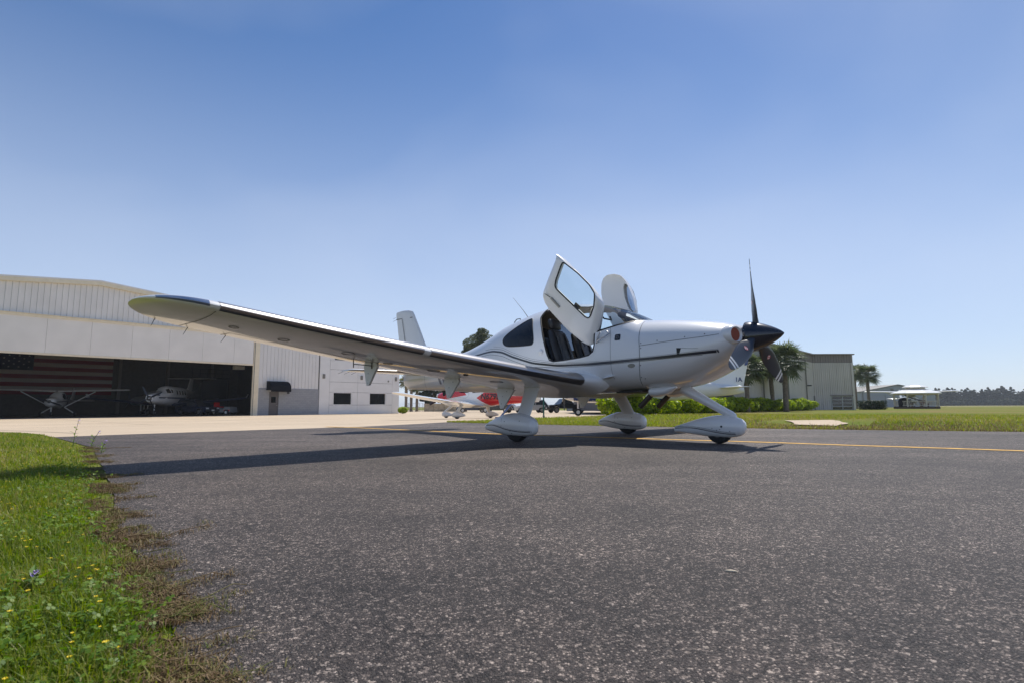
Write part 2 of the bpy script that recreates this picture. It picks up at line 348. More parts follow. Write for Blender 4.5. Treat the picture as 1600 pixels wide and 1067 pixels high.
# worn lanes along the taxi direction and a few old oil stains
mpl = nt.nodes.new('ShaderNodeMapping'); mpl.inputs['Rotation'].default_value = (0, 0, 0.72); mpl.inputs['Scale'].default_value = (0.16, 1.15, 1); nt.links.new(tx, mpl.inputs['Vector'])
nL = tex_nodes(nt, 'Noise', 1.0, 4, 0.55, mpl.outputs['Vector']); gL = ramp(nt, nL.outputs['Fac'], [(0.36, (0.74, 0.73, 0.73)), (0.64, (1.26, 1.25, 1.24))]); a5 = mixrgb(nt, a5.outputs['Color'], gL.outputs['Color'], 1.0, 'MULTIPLY')
nS = tex_nodes(nt, 'Noise', 0.75, 3, 0.5, tx); gS = ramp(nt, nS.outputs['Fac'], [(0.70, (1, 1, 1)), (0.76, (0.55, 0.54, 0.53))]); a5 = mixrgb(nt, a5.outputs['Color'], gS.outputs['Color'], 1.0, 'MULTIPLY'); a5 = mixrgb(nt, a5.outputs['Color'], (1.24, 1.19, 1.17), 1.0, 'MULTIPLY')
nt.links.new(a5.outputs['Color'], b.inputs['Base Color'])
bp = nt.nodes.new('ShaderNodeBump'); bp.inputs['Strength'].default_value = 1.0; bp.inputs['Distance'].default_value = 0.006
inv = ramp(nt, v1.outputs['Distance'], [(0.0, (1, 1, 1)), (0.8, (0, 0, 0))]); hh = mixrgb(nt, inv.outputs['Color'], nC.outputs['Color'], 0.3)
nt.links.new(hh.outputs['Color'], bp.inputs['Height']); nt.links.new(bp.outputs['Normal'], b.inputs['Normal'])
M['asphalt'] = m

# pale concrete apron with joints and stains
m, nt, b = new_mat('concrete'); setp(b, rough=0.85, spec=0.3)
tx = nt.nodes.new('ShaderNodeTexCoord').outputs['Object']
n1 = tex_nodes(nt, 'Noise', 0.25, 6, 0.6, tx); n2 = tex_nodes(nt, 'Noise', 14.0, 5, 0.6, tx)
c1 = ramp(nt, n1.outputs['Fac'], [(0.3, (0.46, 0.365, 0.26)), (0.7, (0.56, 0.45, 0.325))]); c2 = ramp(nt, n2.outputs['Fac'], [(0.3, (0.85, 0.85, 0.85)), (0.7, (1.1, 1.1, 1.1))])
mm = mixrgb(nt, c1.outputs['Color'], c2.outputs['Color'], 0.7, 'MULTIPLY'); nt.links.new(mm.outputs['Color'], b.inputs['Base Color']); M['concrete'] = m
M['joint'] = simple('joint_filler', (0.10, 0.085, 0.07), 0.9)
M['yellow'] = simple('yellow_marking', (0.58, 0.32, 0.035), 0.7, var=0.3, vscale=9.0, bump=0.4, bscale=160)

sheet('ground', [(-2500, -60), (2500, -60), (2500, 3500), (-2500, 3500)], M['field'], 0.0)
apron_poly = [(-7.5, 9.2), (-6.9, 10.1), (-6.04, 11.04), (-5.21, 12.02), (-3.7, 13.5), (-2.6, 15.8), (-2.05, 17.3), (-0.2, 19.6), (1.3, 23.2), (4.4, 28.2),
              (6.4, 34.5), (13, 44), (19, 58), (24, 110), (-90, 170), (-110, 90), (-30, 26.6), (-12.51, 13.71), (-10.48, 12.1)]
sheet('concrete_apron', apron_poly, M['concrete'], 0.004)
rj = random.Random(3)
def jit(pts, amp, n):
    out = []
    for (x0, y0), (x1, y1) in zip(pts[:-1], pts[1:]):
        for i in range(n):
            t = i / n; out.append((x0 + (x1 - x0) * t + rj.uniform(-amp, amp), y0 + (y1 - y0) * t + rj.uniform(-amp, amp)))
    return out + [pts[-1]]
near_edge = jit([(-0.55, -30), (-0.5, 0.0), (-0.55, 1.0), (-0.80, 1.36), (-1.04, 1.66), (-1.36, 2.04), (-1.84, 2.64), (-2.45, 3.48), (-3.32, 4.58), (-5.0, 6.73)], 0.012, 8)
far_edge = [(-7.5, 9.2), (-6.9, 10.08), (-6.04, 11.02), (-5.21, 12.0), (-3.7, 13.48), (-2.6, 15.78), (-2.05, 17.25)] + jit([(-2.04, 17.2), (0.7, 14.75), (2.06, 13.75), (3.73, 12.7), (5.66, 11.4), (9.05, 9.9), (16, 6.2), (60, -16)], 0.06, 6)
sheet('asphalt_taxiway', near_edge + far_edge + [(60, -30)], M['asphalt'], 0.008)
# concrete pad left in the lawn
sheet('concrete_pad', jit([(6.85, 13.5), (8.4, 17.3), (10.1, 17.7), (8.7, 14.5), (7.35, 12.7), (6.85, 13.5)], 0.07, 3)[:-1], M['concrete'], 0.03)
# taxi line
yl = [(-4.5, 13.55), (-3.6, 12.9), (-2.78, 12.1), (-1.49, 10.85), (-0.32, 9.75), (0.9, 8.85), (2.1, 8.05), (3.34, 7.25), (3.94, 6.75), (4.64, 6.27), (5.25, 5.82), (7, 4.5), (11, 1.5)]
L_, R_ = [], []
for i, p in enumerate(yl):
    a = Vector(yl[max(i - 1, 0)]); c = Vector(yl[min(i + 1, len(yl) - 1)]); t = (c - a).normalized(); n = Vector((-t.y, t.x)) * 0.075
    L_.append((p[0] + n.x, p[1] + n.y)); R_.append((p[0] - n.x, p[1] - n.y))
sheet('taxi_line', L_ + R_[::-1], M['yellow'], 0.012)
# apron joints (thin filled grooves)
mbj = MB()
def joint(a, c, w=0.012):
    a = Vector(a); c = Vector(c); t = (c - a).normalized(); n = Vector((-t.y, t.x)) * w
    k = int((c - a).length / 2) + 1
    for i in range(k):
        p = a + (c - a) * (i / k); q = a + (c - a) * ((i + 1) / k)
        mbj.add([(p.x + n.x, p.y + n.y, gz(p.x + n.x, p.y + n.y) + .008), (p.x - n.x, p.y - n.y, gz(p.x - n.x, p.y - n.y) + .008), (q.x - n.x, q.y - n.y, gz(q.x - n.x, q.y - n.y) + .008), (q.x + n.x, q.y + n.y, gz(q.x + n.x, q.y + n.y) + .008)], [(0, 1, 2, 3)])
hu = Vector((0.671, 0.742)); hb = Vector((-0.742, 0.671)); hp = Vector((-27.3, 58.1))
for k in range(1, 9):
    p = hp - hb * (5.5 * k); joint(p - hu * (28 if k < 7 else 16), p + hu * 22, 0.02)
for k in range(-5, 5):
    p = hp + hu * (6.1 * k + 2); joint(p - hb * 0.4, p - hb * 46, 0.018)
o = mbj.build('apron_joint', M['joint']); o['kind'] = 'structure'
# ---------------------------------------------------------------- lettering
def text_shape(s, size, shear=0.0):
    cu = bpy.data.curves.new('lettering', 'FONT'); cu.body = s; cu.size = size; cu.shear = shear; cu.offset = size * 0.018
    o = bpy.data.objects.new('lettering', cu); link(o); dg = bpy.context.evaluated_depsgraph_get(); dg.update()
    me = o.evaluated_get(dg).to_mesh(); V = [tuple(v.co) for v in me.vertices]; F = [tuple(p.vertices) for p in me.polygons]
    o.evaluated_get(dg).to_mesh_clear(); bpy.data.objects.remove(o, do_unlink=True); bpy.data.curves.remove(cu)
    return V, F
# ---------------------------------------------------------------- simpler airplanes for the background
def generic_plane(name, loc, rz, label, S, group=None):
    root = empty(name, loc, rz, label, 'airplane', group)
    T = lambda p: (-p[0], -p[1], p[2])
    def put(mb, nm, mat, parent=root, **k): mb.v = [T(v) for v in mb.v]; return mb.build(nm, mat, parent, **k)
    tab = S['fus']; ev = lambda x: [pw(x, tab, i) for i in (1, 2, 3)]
    xs = []
    for a, b in zip(tab[:-1], tab[1:]): xs += list(np.linspace(a[0], b[0], 5))[:-1]
    xs.append(tab[-1][0]); vals = np.array([ev(x) for x in xs])
    for _ in range(3):
        v = vals.copy(); v[1:-1] = (vals[:-2] + 2 * vals[1:-1] + vals[2:]) / 4; v[0] = vals[0]; vals = v
    ex = S.get('n', .85)
    rings = [[(x, w * math.copysign(abs(math.cos(a)) ** ex, math.cos(a)), (zt + zb) / 2 + (zt - zb) / 2 * math.copysign(abs(math.sin(a)) ** ex, math.sin(a))) for a in np.linspace(0, 2 * PI, 32, endpoint=False)] for x, (w, zt, zb) in zip(xs, vals)]
    def sy(x, z):
        w, zt, zb = [float(np.interp(x, xs, vals[:, i])) for i in range(3)]; q = min(.999, abs(z - (zt + zb) / 2) / ((zt - zb) / 2)); s = q ** (1 / ex); return w * math.sqrt(max(0, 1 - s * s)) ** ex
    mb = MB(); mb.loft(rings); fus = put(mb, 'fuselage', S['paint'], smooth=True, angle=60)
    for poly, nm, mat in S.get('decals', []):
        for sd in (1, -1):
            # strips, so that the decal follows the curved side
            P_ = densify(poly, .12); mb = MB(); x0, x1 = min(p[0] for p in P_), max(p[0] for p in P_); rows = []
            for x in np.linspace(x0 + 1e-3, x1 - 1e-3, 14):
                zs = []
                for i in range(len(poly)):
                    a, b = poly[i], poly[(i + 1) % len(poly)]
                    if (a[0] > x) != (b[0] > x): zs.append(a[1] + (b[1] - a[1]) * (x - a[0]) / (b[0] - a[0]))
                z0, z1 = min(zs), max(zs); rows.append([(x, sd * (sy(x, z) + .006), z) for z in np.linspace(z0, z1, 6)])
            mb.loft(rows, False, False); put(mb, nm, mat, fus, smooth=True, fix=False)
    w = S['wing']           # le root, chord root, chord tip, half span, z root, dihedral, y root, sweep
    for sd in (1, -1):
        st = []
        for q in (0, .25, .5, .75, .95, .985, 1.0):
            y = w['y0'] + (w['half'] - w['y0']) * q; c = w['cr'] + (w['ct'] - w['cr']) * q; le = w['le'] + w.get('sweep', 0) * q
            if q > .97: c *= (.85 if q < 1 else .5); le += .05
            st.append([(le + u * c, sd * y, w['z'] + w['dih'] * (y - w['y0']) + v * c) for u, v in naca(w.get('t', .14), 10)])
        mb = MB(); mb.loft(st); wg = put(mb, 'wing', w.get('mat', S['paint']), smooth=True, angle=50)
        if 'winglet' in w:
            y = w['half']; z = w['z'] + w['dih'] * (y - w['y0']); mb = MB(); mb.loft([[(w['le'] + w.get('sweep', 0) + .1 + dx + u * c, sd * (y + dy + v * c), z + dz) for u, v in naca(.1, 8, 0)] for dx, dy, dz, c in ((0, -.05, 0, w['ct'] * .8), (.25, .12, w['winglet'], w['ct'] * .4))]); put(mb, 'winglet', S['paint'], wg, smooth=True)
        for a, b in S.get('struts', []):
            mb = MB(); mb.tube([(a[0], sd * a[1], a[2]), (b[0], sd * b[1], b[2])], .045, 8); put(mb, 'wing_strut', S['paint'], wg, smooth=True)
    f = S['fin']; mb = MB(); mb.loft([[(le + u * (te - le), v * (te - le), z) for u, v in naca(.09, 8, 0)] for le, te, z in f]); fin = put(mb, 'fin', S.get('finmat', S['paint']), smooth=True, angle=50)
    for txt, x, z, size, mat in S.get('fin_text', []):
        V, F = text_shape(txt, size)
        for sd in (1, -1):
            mb = MB(); wt = max(v[0] for v in V); xx = lambda a: x + a if sd < 0 else x + wt - a
            mb.add([(xx(a), sd * .075, z + b) for a, b, _ in V], F); put(mb, 'registration', mat, fin, fix=False)
    for poly, nm, mat in S.get('fin_decals', []):
        for sd in (1, -1): mb = MB(); mb.add([(x, sd * .078, z) for x, z in poly], [tuple(range(len(poly)))]); put(mb, nm, mat, fin, fix=False)
    t = S['stab']
    for sd in (1, -1):
        mb = MB(); mb.loft([[(le + u * (te - le), sd * y, t['z'] + v * (te - le)) for u, v in naca(.09, 8, 0)] for le, te, y in t['st']]); put(mb, 'stabilizer', S['paint'], smooth=True, angle=50)
    for (x, y, z, r, ln, nb, br, ph) in S['props']:
        mb = MB(); mb.lathe([(0, .001), (ln * .15, r * .35), (ln * .5, r * .75), (ln, r)], (x, y, z), (1, 0, 0), 20); sp = put(mb, 'spinner', S.get('spinmat', M['steel']), smooth=True)
        for k in range(nb):
            a = ph + 2 * PI * k / nb; rd = Vector((0, math.sin(a), math.cos(a))); tn = Vector((0, math.cos(a), -math.sin(a))); c = tn * .8 + Vector((-1, 0, 0)) * .6; o = Vector((x + ln * .7, y, z)); mb = MB()
            mb.loft([[o + rd * rr + c * (ch * s) + Vector((1, 0, 0)) * q for s, q in ((-.5, 0), (0, .012), (.5, 0), (0, -.012))] for rr, ch in ((r * .6, .1), (br * .4, .2), (br * .8, .18), (br, .07))]); put(mb, 'propeller_blade', M['blade'], sp)
    for nm, x, y0, z0, y1, r, wd in S['gear']:
        mb = MB(); mb.tube([(x, y0, z0), (x, y1, r)], .05, 8); put(mb, 'gear_leg', M['white_dull'], smooth=True)
        mb = MB(); mb.lathe([(0, r * .6), (.02, r * .9), (wd * .5, r), (wd - .02, r * .9), (wd, r * .6)], (x, y1 - wd / 2, r), (0, 1, 0), 20); ty = put(mb, 'tyre', M['rubber'], smooth=True)
        mb = MB(); mb.lathe([(0, r * .5), (wd + .01, r * .5)], (x, y1 - wd / 2 - .005, r), (0, 1, 0), 14); put(mb, 'rim', M['steel'], ty)
    for (tabn, yn, zn, mat) in S.get('nacelles', []):
        for sd in (1, -1):
            mb = MB(); mb.loft([[(x, sd * yn + r * math.cos(a), zn + r * 1.05 * math.sin(a)) for a in np.linspace(0, 2 * PI, 20, endpoint=False)] for x, r in tabn]); put(mb, 'engine_nacelle', mat, smooth=True, angle=60)
    return root
# ---------------------------------------------------------------- low-wing four-seat airplane (x aft of the spinner tip, y to its right, z up)
FST = [(.44,.23,1.36,1.03,1.22,2.0,2.0),(.50,.40,1.385,.97,1.2,2.2,2.2),(.60,.47,1.42,.89,1.17,2.3,2.2),(.8,.53,1.47,.785,1.13,2.4,2.3),(1.05,.56,1.515,.69,1.1,2.5,2.4),(1.35,.585,1.565,.645,1.08,2.5,2.5),(1.7,.60,1.605,.635,1.06,2.6,2.6),(2.0,.615,1.775,.632,1.1,2.4,2.6),(2.3,.63,1.905,.632,1.15,2.3,2.6),(2.6,.635,1.99,.635,1.18,2.25,2.6),(3.0,.635,2.05,.64,1.2,2.2,2.6),(3.4,.625,2.06,.645,1.2,2.2,2.5),(3.7,.60,2.035,.665,1.21,2.2,2.4),(4.1,.54,1.965,.70,1.22,2.2,2.3),(4.45,.47,1.89,.73,1.22,2.2,2.2),(5.09,.34,1.68,.785,1.2,2.1,2.1),(5.53,.27,1.575,.82,1.2,2.1,2.1),(6.2,.20,1.5,.875,1.2,2.1,2.1),(6.9,.13,1.46,.93,1.2,2.1,2.1),(7.42,.07,1.44,.975,1.2,2,2),(7.6,.03,1.42,1.07,1.22,2,2)]
_fa = np.array(FST)
def _smooth_tab():
    xs = np.concatenate([np.linspace(.44, .62, 12), np.linspace(.64, 7.6, 240)])
    T = np.stack([xs] + [np.interp(xs, _fa[:, 0], _fa[:, i]) for i in range(1, 7)], 1)
    for i in range(1, 7):
        c = T[:, i].copy()
        for _ in range(14):
            s = c.copy(); s[1:-1] = (c[:-2] + 2 * c[1:-1] + c[2:]) / 4
            keep = (xs < .56) | ((abs(xs - 1.70) < .03) & (i == 2)); c = np.where(keep, c, s)
        T[:, i] = c
    return T
FT = _smooth_tab()
def fst(x): return [float(np.interp(x, FT[:, 0], FT[:, i])) for i in range(1, 7)]
def surf_y(x, z):
    w, zt, zb, zc, nu, nl = fst(x); hh, n = ((zt - zc), nu) if z > zc else ((zc - zb), nl)
    r = min(abs(z - zc) / hh, .9999); return w * (1 - r ** n) ** (1 / n)
def fring(x, m, inset=0.0):
    w, zt, zb, zc, nu, nl = fst(x); w -= inset; zt -= inset; zb += inset; out = []
    for k in range(m):
        a = 2 * PI * k / m; c, s = math.cos(a), math.sin(a); n = nu if s > 0 else nl
        y = w * math.copysign(abs(c) ** (2 / n), c); z = zc + ((zt - zc) if s > 0 else (zc - zb)) * math.copysign(abs(s) ** (2 / n), s)
        out.append((y, z))
    return out
DOOR_HOLE = [(3.42, 2.3), (3.40, 1.84), (3.30, 1.66), (3.21, 1.43), (3.142, 1.234), (3.10, 1.15), (3.03, 1.125), (2.84, 1.125), (2.55, 1.135), (2.39, 1.155), (2.32, 1.20), (2.295, 1.29), (2.30, 1.47), (2.46, 1.76), (2.64, 2.3)]
REAR_WIN = [(4.235, 1.62), (4.20, 1.53), (4.11, 1.475), (3.94, 1.445), (3.50, 1.415), (3.44, 1.43), (3.435, 1.52), (3.55, 1.80), (3.60, 1.865), (3.66, 1.875), (3.845, 1.815), (4.10, 1.705)]
DOOR_WIN = [(3.24, 1.56), (3.20, 1.47), (3.14, 1.42), (2.50, 1.42), (2.42, 1.46), (2.44, 1.54), (2.62, 1.80), (2.72, 1.87), (3.20, 1.90), (3.30, 1.86), (3.32, 1.78)]
WS_POLY = [(1.66, 1.66), (1.70, 1.605), (1.84, 1.566), (2.02, 1.528), (2.265, 1.478), (2.28, 1.50), (2.44, 1.80), (2.60, 2.3), (1.5, 2.3), (1.5, 1.7)]
def in_poly(p, poly):
    x, y = p; c = False; j = len(poly) - 1
    for i in range(len(poly)):
        xi, yi = poly[i]; xj, yj = poly[j]
        if (yi > y) != (yj > y) and x < (xj - xi) * (y - yi) / (yj - yi) + xi: c = not c
        j = i
    return c
def near_poly(p, poly):
    best = None; P_ = np.array(p)
    for i in range(len(poly)):
        a = np.array(poly[i]); b = np.array(poly[(i + 1) % len(poly)]); t = np.clip((P_ - a) @ (b - a) / ((b - a) @ (b - a) + 1e-12), 0, 1)
        q = a + t * (b - a); d = np.hypot(*(P_ - q))
        if best is None or d < best[0]: best = (d, q)
    return best
def densify(poly, step=0.03):
    out = []
    for i in range(len(poly)):
        a = Vector(poly[i]); b = Vector(poly[(i + 1) % len(poly)]); k = max(1, int((b - a).length / step))
        out += [tuple(a + (b - a) * (j / k)) for j in range(k)]
    return out
def round_poly(poly, it=2):
    for _ in range(it):
        q = []
        for i in range(len(poly)):
            a = Vector(poly[i]); b = Vector(poly[(i + 1) % len(poly)]); q += [tuple(a * .75 + b * .25), tuple(a * .25 + b * .75)]
        poly = q
    return poly

def naca(t, n=14, camber=0.02):
    """closed section: upper TE->LE then lower LE->TE, unit chord, (x, z)"""
    xs = [0.5 * (1 - math.cos(PI * i / n)) for i in range(n + 1)]
    yt = lambda x: 5 * t * (.2969 * math.sqrt(x) - .126 * x - .3516 * x * x + .2843 * x ** 3 - .1036 * x ** 4)
    cm = lambda x: camber * (1 - (2 * x - .8) ** 2 / (.64 if x < .4 else 1.44)) if True else 0
    up = [(x, cm(x) + yt(x)) for x in xs[::-1]]; lo = [(x, cm(x) - yt(x)) for x in xs[1:]]
    return up + lo

def wing_at(y):
    """leading edge x, chord, z of the leading edge, thickness, at span station y"""
    d = max(y - .77, -0.3); le = 2.41 + .059 * d; te = 3.93 - .05 * d; z = .80 + .085 * d + .0043 * d * d if d > 0 else .80 + .085 * d
    t = .155 - .005 * d
    if y > 5.35:                          # rounded tip
        q = min((y - 5.35) / .53, 1.0); s = math.sqrt(max(0, 1 - q ** 2.6))
        mid = le + (te - le) * .52; le = mid - (mid - le) * (.04 + .96 * s); te = mid + (te - mid) * (.04 + .96 * math.sqrt(max(0, 1 - q ** 2.0))); t *= (.25 + .75 * s)
    if y < 1.15:                          # root fairing
        q = (1.15 - y) / .6; le -= .16 * q * q; te += .25 * q * q; t += .03 * q * q
    return le, te - le, z, t

def make_cirrus(name, loc, rz, pitch, main=True, label='', group=None, livery='white'):
    root = empty(name, loc, rz, label, 'airplane', group)
    cp, sp = math.cos(pitch), math.sin(pitch)
    def T(p, air=True):
        x, y, z = p
        if air:
            dx, dz = x - 3.1, z - .3; x, z = 3.1 + dx * cp + dz * sp, .3 + dz * cp - dx * sp
        return (-x, -y, z)
    def put(mb, nm, mat, parent=root, air=True, **k):
        mb.v = [T(v, air) for v in mb.v]; return mb.build(nm, mat, parent, **k)
    W = M['white'] if livery == 'white' else M['livery_red']
    # --- fuselage shell, windshield and cabin lining from one loft
    mseg = 128 if main else 64
    xs = list(FT[:, 0]) if main else list(FT[::3, 0])
    if xs[-1] != 7.6: xs.append(7.6)
    def shell(inset, xr):
        V = []; idx = [x for x in xs if xr[0] <= x <= xr[1]]
        for x in idx:
            V += [[x, y, z] for y, z in fring(x, mseg, inset)]
        return idx, np.array(V)
    def split(idx, V, holes, inset=0.0):
        """faces kept and the faces that fall in each hole; rims are pulled onto the outline"""
        n = len(idx); F = []; own = []; top = mseg // 4
        for i in range(n - 1):
            for j in range(mseg):
                k = (j + 1) % mseg; q = (i * mseg + j, i * mseg + k, (i + 1) * mseg + k, (i + 1) * mseg + j); F.append(q)
                c = V[list(q)].mean(0); o = -1
                for hi, (poly, lim) in enumerate(holes):
                    if lim and abs((j + .5) - top) < lim: continue
                    if in_poly((c[0], c[2]), poly): o = hi; break
                own.append(o)
        vo = {}
        for q, o in zip(F, own):
            for v in q: vo.setdefault(v, set()).add(o)
        V = V.copy()
        for v, s in vo.items():
            if len(s) > 1:
                ids = [h for h in s if h >= 0]; best = min((near_poly((V[v, 0], V[v, 2]), holes[h][0]) for h in ids), key=lambda b: b[0])
                if best[0] < .06 and best[1][1] < fst(best[1][0])[1] - inset - .01:
                    V[v, 0], V[v, 2] = best[1]; V[v, 1] = math.copysign(max(surf_y(*best[1]) - inset, .0), V[v, 1])
        return F, own, V
    holes = [(round_poly(WS_POLY, 1) if False else WS_POLY, 0)]
    if main: holes += [(DOOR_HOLE, 9), (round_poly(REAR_WIN), 6)]
    else: holes += [(round_poly(DOOR_WIN), 6), (round_poly(REAR_WIN), 6)]
    idx, V = shell(0, (.44, 7.6)); F, own, V = split(idx, V, holes)
    def sub(sel, nm, mat, parent=root, push=0.0):
        mb = MB(); used = {}; 
        for q, o in zip(F, own):
            if o in sel:
                f = []
                for v in q:
                    if v not in used: used[v] = len(mb.v); mb.v.append(tuple(V[v]))
                    f.append(used[v])
                mb.f.append(tuple(f))
        return put(mb, nm, mat, parent, smooth=True, fix=False, angle=180)
    mbc = MB(); mbc.loft([[(.44, y, z) for y, z in fring(.44, mseg)], [(.43, 0.14 * math.cos(2 * PI * k / mseg), 1.22 + .14 * math.sin(2 * PI * k / mseg)) for k in range(mseg)]], cap=False)
    fus = sub((-1,), 'fuselage', W)
    put(mbc, 'cowl_front', W, fus, smooth=True)
    ws = sub((0,), 'windshield', M['glass'] if main else M['glass_dark'])
    if main:
        sub((2,), 'rear_window', M['glass_dark'])
        # lining with the same openings, 25 mm inside
        idx, V = shell(.025, (1.45, 4.45)); F, own, V = split(idx, V, holes, .025); sub((-1,), 'cabin_lining', M['lining'])
        mbf = MB(); xs2 = np.linspace(1.5, 4.3, 12); mbf.loft([[(x, -.52, .93), (x, .52, .93), (x, .50, .90), (x, -.50, .90)] for x in xs2]); put(mbf, 'cabin_floor', M['lining_dark'])
        for bx in (1.5, 4.35):
            mbb = MB(); mbb.loft([[(bx, y * .96, z) for y, z in fring(bx, 32, .03)], [(bx + .01, y * .96, z) for y, z in fring(bx, 32, .03)]]); put(mbb, 'bulkhead', M['lining_dark'])
    else:
        sub((1,), 'door_window', M['glass_dark']); sub((2,), 'rear_window', M['glass_dark'])
    def ribbon(pts, wid, nm, mat, side=1, off=.003, dense=.04, parent=fus, taper=False):
        P = []
        for (x0, z0), (x1, z1) in zip(pts[:-1], pts[1:]):
            k = max(1, int(math.hypot(x1 - x0, z1 - z0) / dense)); P += [(x0 + (x1 - x0) * i / k, z0 + (z1 - z0) * i / k) for i in range(k)]
        P.append(pts[-1])
        for _ in range(3): P = [P[0]] + [((P[i-1][0] + 2 * P[i][0] + P[i+1][0]) / 4, (P[i-1][1] + 2 * P[i][1] + P[i+1][1]) / 4) for i in range(1, len(P) - 1)] + [P[-1]]
        mb = MB(); rows = []
        for i, (x, z) in enumerate(P):
            a = P[max(i - 1, 0)]; c = P[min(i + 1, len(P) - 1)]; t = Vector((c[0] - a[0], c[1] - a[1])).normalized(); n = Vector((-t.y, t.x))
            w = wid / 2 * ((.25 + .75 * math.sin(PI * min(1, max(0, (i + .5) / len(P))))) if taper else 1)
            rows.append([(x + n.x * w * s, side * (surf_y(x + n.x * w * s, z + n.y * w * s) + off), z + n.y * w * s) for s in (-1, 0, 1)])
        mb.loft(rows, cap=False, closed=False); return put(mb, nm, mat, parent, smooth=True, fix=False)
    # rims round the openings
    def rim(poly, r, nm, mat, side, parent=fus, off=0.0, skip=lambda x, z: False):
        pts = [(x, side * (surf_y(x, z) + off), z) for x, z in densify(poly, .025) if z < fst(x)[1] - .03]
        # break where the outline left the side
        runs = [[]]
        for p in pts:
            if runs[-1] and (Vector(p) - Vector(runs[-1][-1])).length > .15: runs.append([])
            runs[-1].append(p)
        mb = MB()
        if len(runs) == 1: runs[0].append(runs[0][0]) if (Vector(runs[0][0]) - Vector(runs[0][-1])).length < .15 else None
        for r_ in runs:
            if len(r_) > 1: mb.tube(r_, r, 6)
        return put(mb, nm, mat, parent, smooth=True)
    wsr = [(1.70, 1.603), (1.84, 1.564), (2.02, 1.526), (2.27, 1.476)]
    for sd in (1, -1):
        ribbon(wsr, .022, 'windshield_seal', M['black_matte'], sd, .004)
        rim(round_poly(REAR_WIN), .007, 'window_seal', M['black_matte'], sd)
        if main:
            rim([p for p in DOOR_HOLE], .011, 'door_seal', M['black_matte'], sd, off=.0)
            dh = [(x + (x - 2.85) * .045, z + (z - 1.5) * .055 if z < 1.5 else z) for x, z in DOOR_HOLE[2:13]]
            ribbon(dh, .03, 'door_sill', M['white'], sd, .004)
        else:
            rim(round_poly(DOOR_WIN), .007, 'window_seal', M['black_matte'], sd)
            ribbon([(3.36, 1.95), (3.30, 1.66), (3.14, 1.2), (3.05, 1.12), (2.39, 1.15), (2.30, 1.29), (2.30, 1.47)], .008, 'door_gap', M['seam'], sd)
    # --- wings
    for sd, nm in ((1, 'wing'), (-1, 'wing')):
        ys = [.45, .55, .65, .77, .9, 1.05, 1.25] + list(np.linspace(1.5, 5.3, 20 if main else 10)) + [5.4, 5.48, 5.56, 5.64, 5.70, 5.75, 5.79, 5.82, 5.845, 5.865, 5.878]
        sec = lambda y, lo=0, hi=99, off=0, n=16: None
        n = 16
        def section(y, off=0.0):
            le, c, z, t = wing_at(y); out = []
            for u, v in naca(t, n):
                out.append((le + u * c, sd * y, z + v * c - .028 * u * c))
            if off:
                cx, cz = le + .2 * c, z
                out = [(x + off * (x - cx) / max(.02, math.hypot(x - cx, zz - cz)), y_, zz + off * (zz - cz) / max(.02, math.hypot(x - cx, zz - cz))) for x, y_, zz in out]
            return out
        mb = MB(); mb.loft([section(y) for y in ys]); wing = put(mb, 'wing', M['white'], smooth=True, angle=50)
        for a, b_ in ((.80, 3.27), (3.36, 5.36)):
            mb = MB(); yy = list(np.linspace(a, b_, 14 if main else 5))
            mb.loft([[p for p in section(y, .004)][n - 3:n + 3] for y in yy], cap=False, closed=False); put(mb, 'leading_edge_strip', M['titan'], wing, smooth=True, fix=False)
        if not main: 
            continue
        mb = MB(); mb.loft([section(y, .003)[n - 2:n + 2] for y in np.linspace(5.44, 5.78, 8)], cap=False, closed=False); put(mb, 'tip_light_lens', M['glass_lens'], wing, smooth=True, fix=False)
        # control surface gaps below the wing, and the surfaces' own slight droop
        def low(y, u):
            le, c, z, t = wing_at(y); s = naca(t, 40); q = min(s[40:], key=lambda p: abs(p[0] - u)); return (le + u * c, sd * y, z + q[1] * c - .028 * u * c - .003)
        for nm2, y0, y1, u0 in (('flap_gap', .85, 3.28, .76), ('aileron_gap', 3.34, 5.0, .78)):
            mb = MB(); rows = [[low(y, u0 - .004), low(y, u0 + .004)] for y in np.linspace(y0, y1, 12)]; mb.loft(rows, False, False); put(mb, nm2, M['seam'], wing, fix=False)
            for ye in (y0, y1):
                mb = MB(); mb.loft([[low(ye - .004, u), low(ye + .004, u)] for u in np.linspace(u0, 1.0, 6)], False, False); put(mb, 'surface_end_gap', M['seam'], wing, fix=False)
        mb = MB(); mb.loft([[low(5.38 - .003 + .25 * (u - 0) * 0, u), low(5.38 + .003, u)] for u in np.linspace(.05, 1.0, 10)], False, False); put(mb, 'tip_seam', M['seam'], wing, fix=False)
        # flap hinge brackets: tapered fins under the trailing edge
        for yb in (3.36, 2.08, 1.0):
            le, c, z, t = wing_at(yb); mb = MB(); zt = z - .03 * c
            dl = .27 if yb > 1.5 else .31; prof = [(le + .74 * c, zt + .02), (le + .71 * c, zt - .06), (le + .855 * c, zt - dl), (le + .895 * c, zt - dl), (le + .94 * c, zt - .05), (le + .92 * c, zt + .03)]
            mb.loft([[(x, sd * (yb - .014), zz) for x, zz in prof], [(x, sd * (yb + .014), zz) for x, zz in prof]]); br = put(mb, 'flap_bracket', M['white_dull'], wing)
            for q in ((.80, -.06), (.86, -.13), (.875, -.24)):
                mb = MB(); mb.lathe([(0, .009), (.034, .009)], (le + q[0] * c, sd * (yb) - .017, zt + q[1]), (0, 1, 0), 8); put(mb, 'bolt', M['steel'], br)
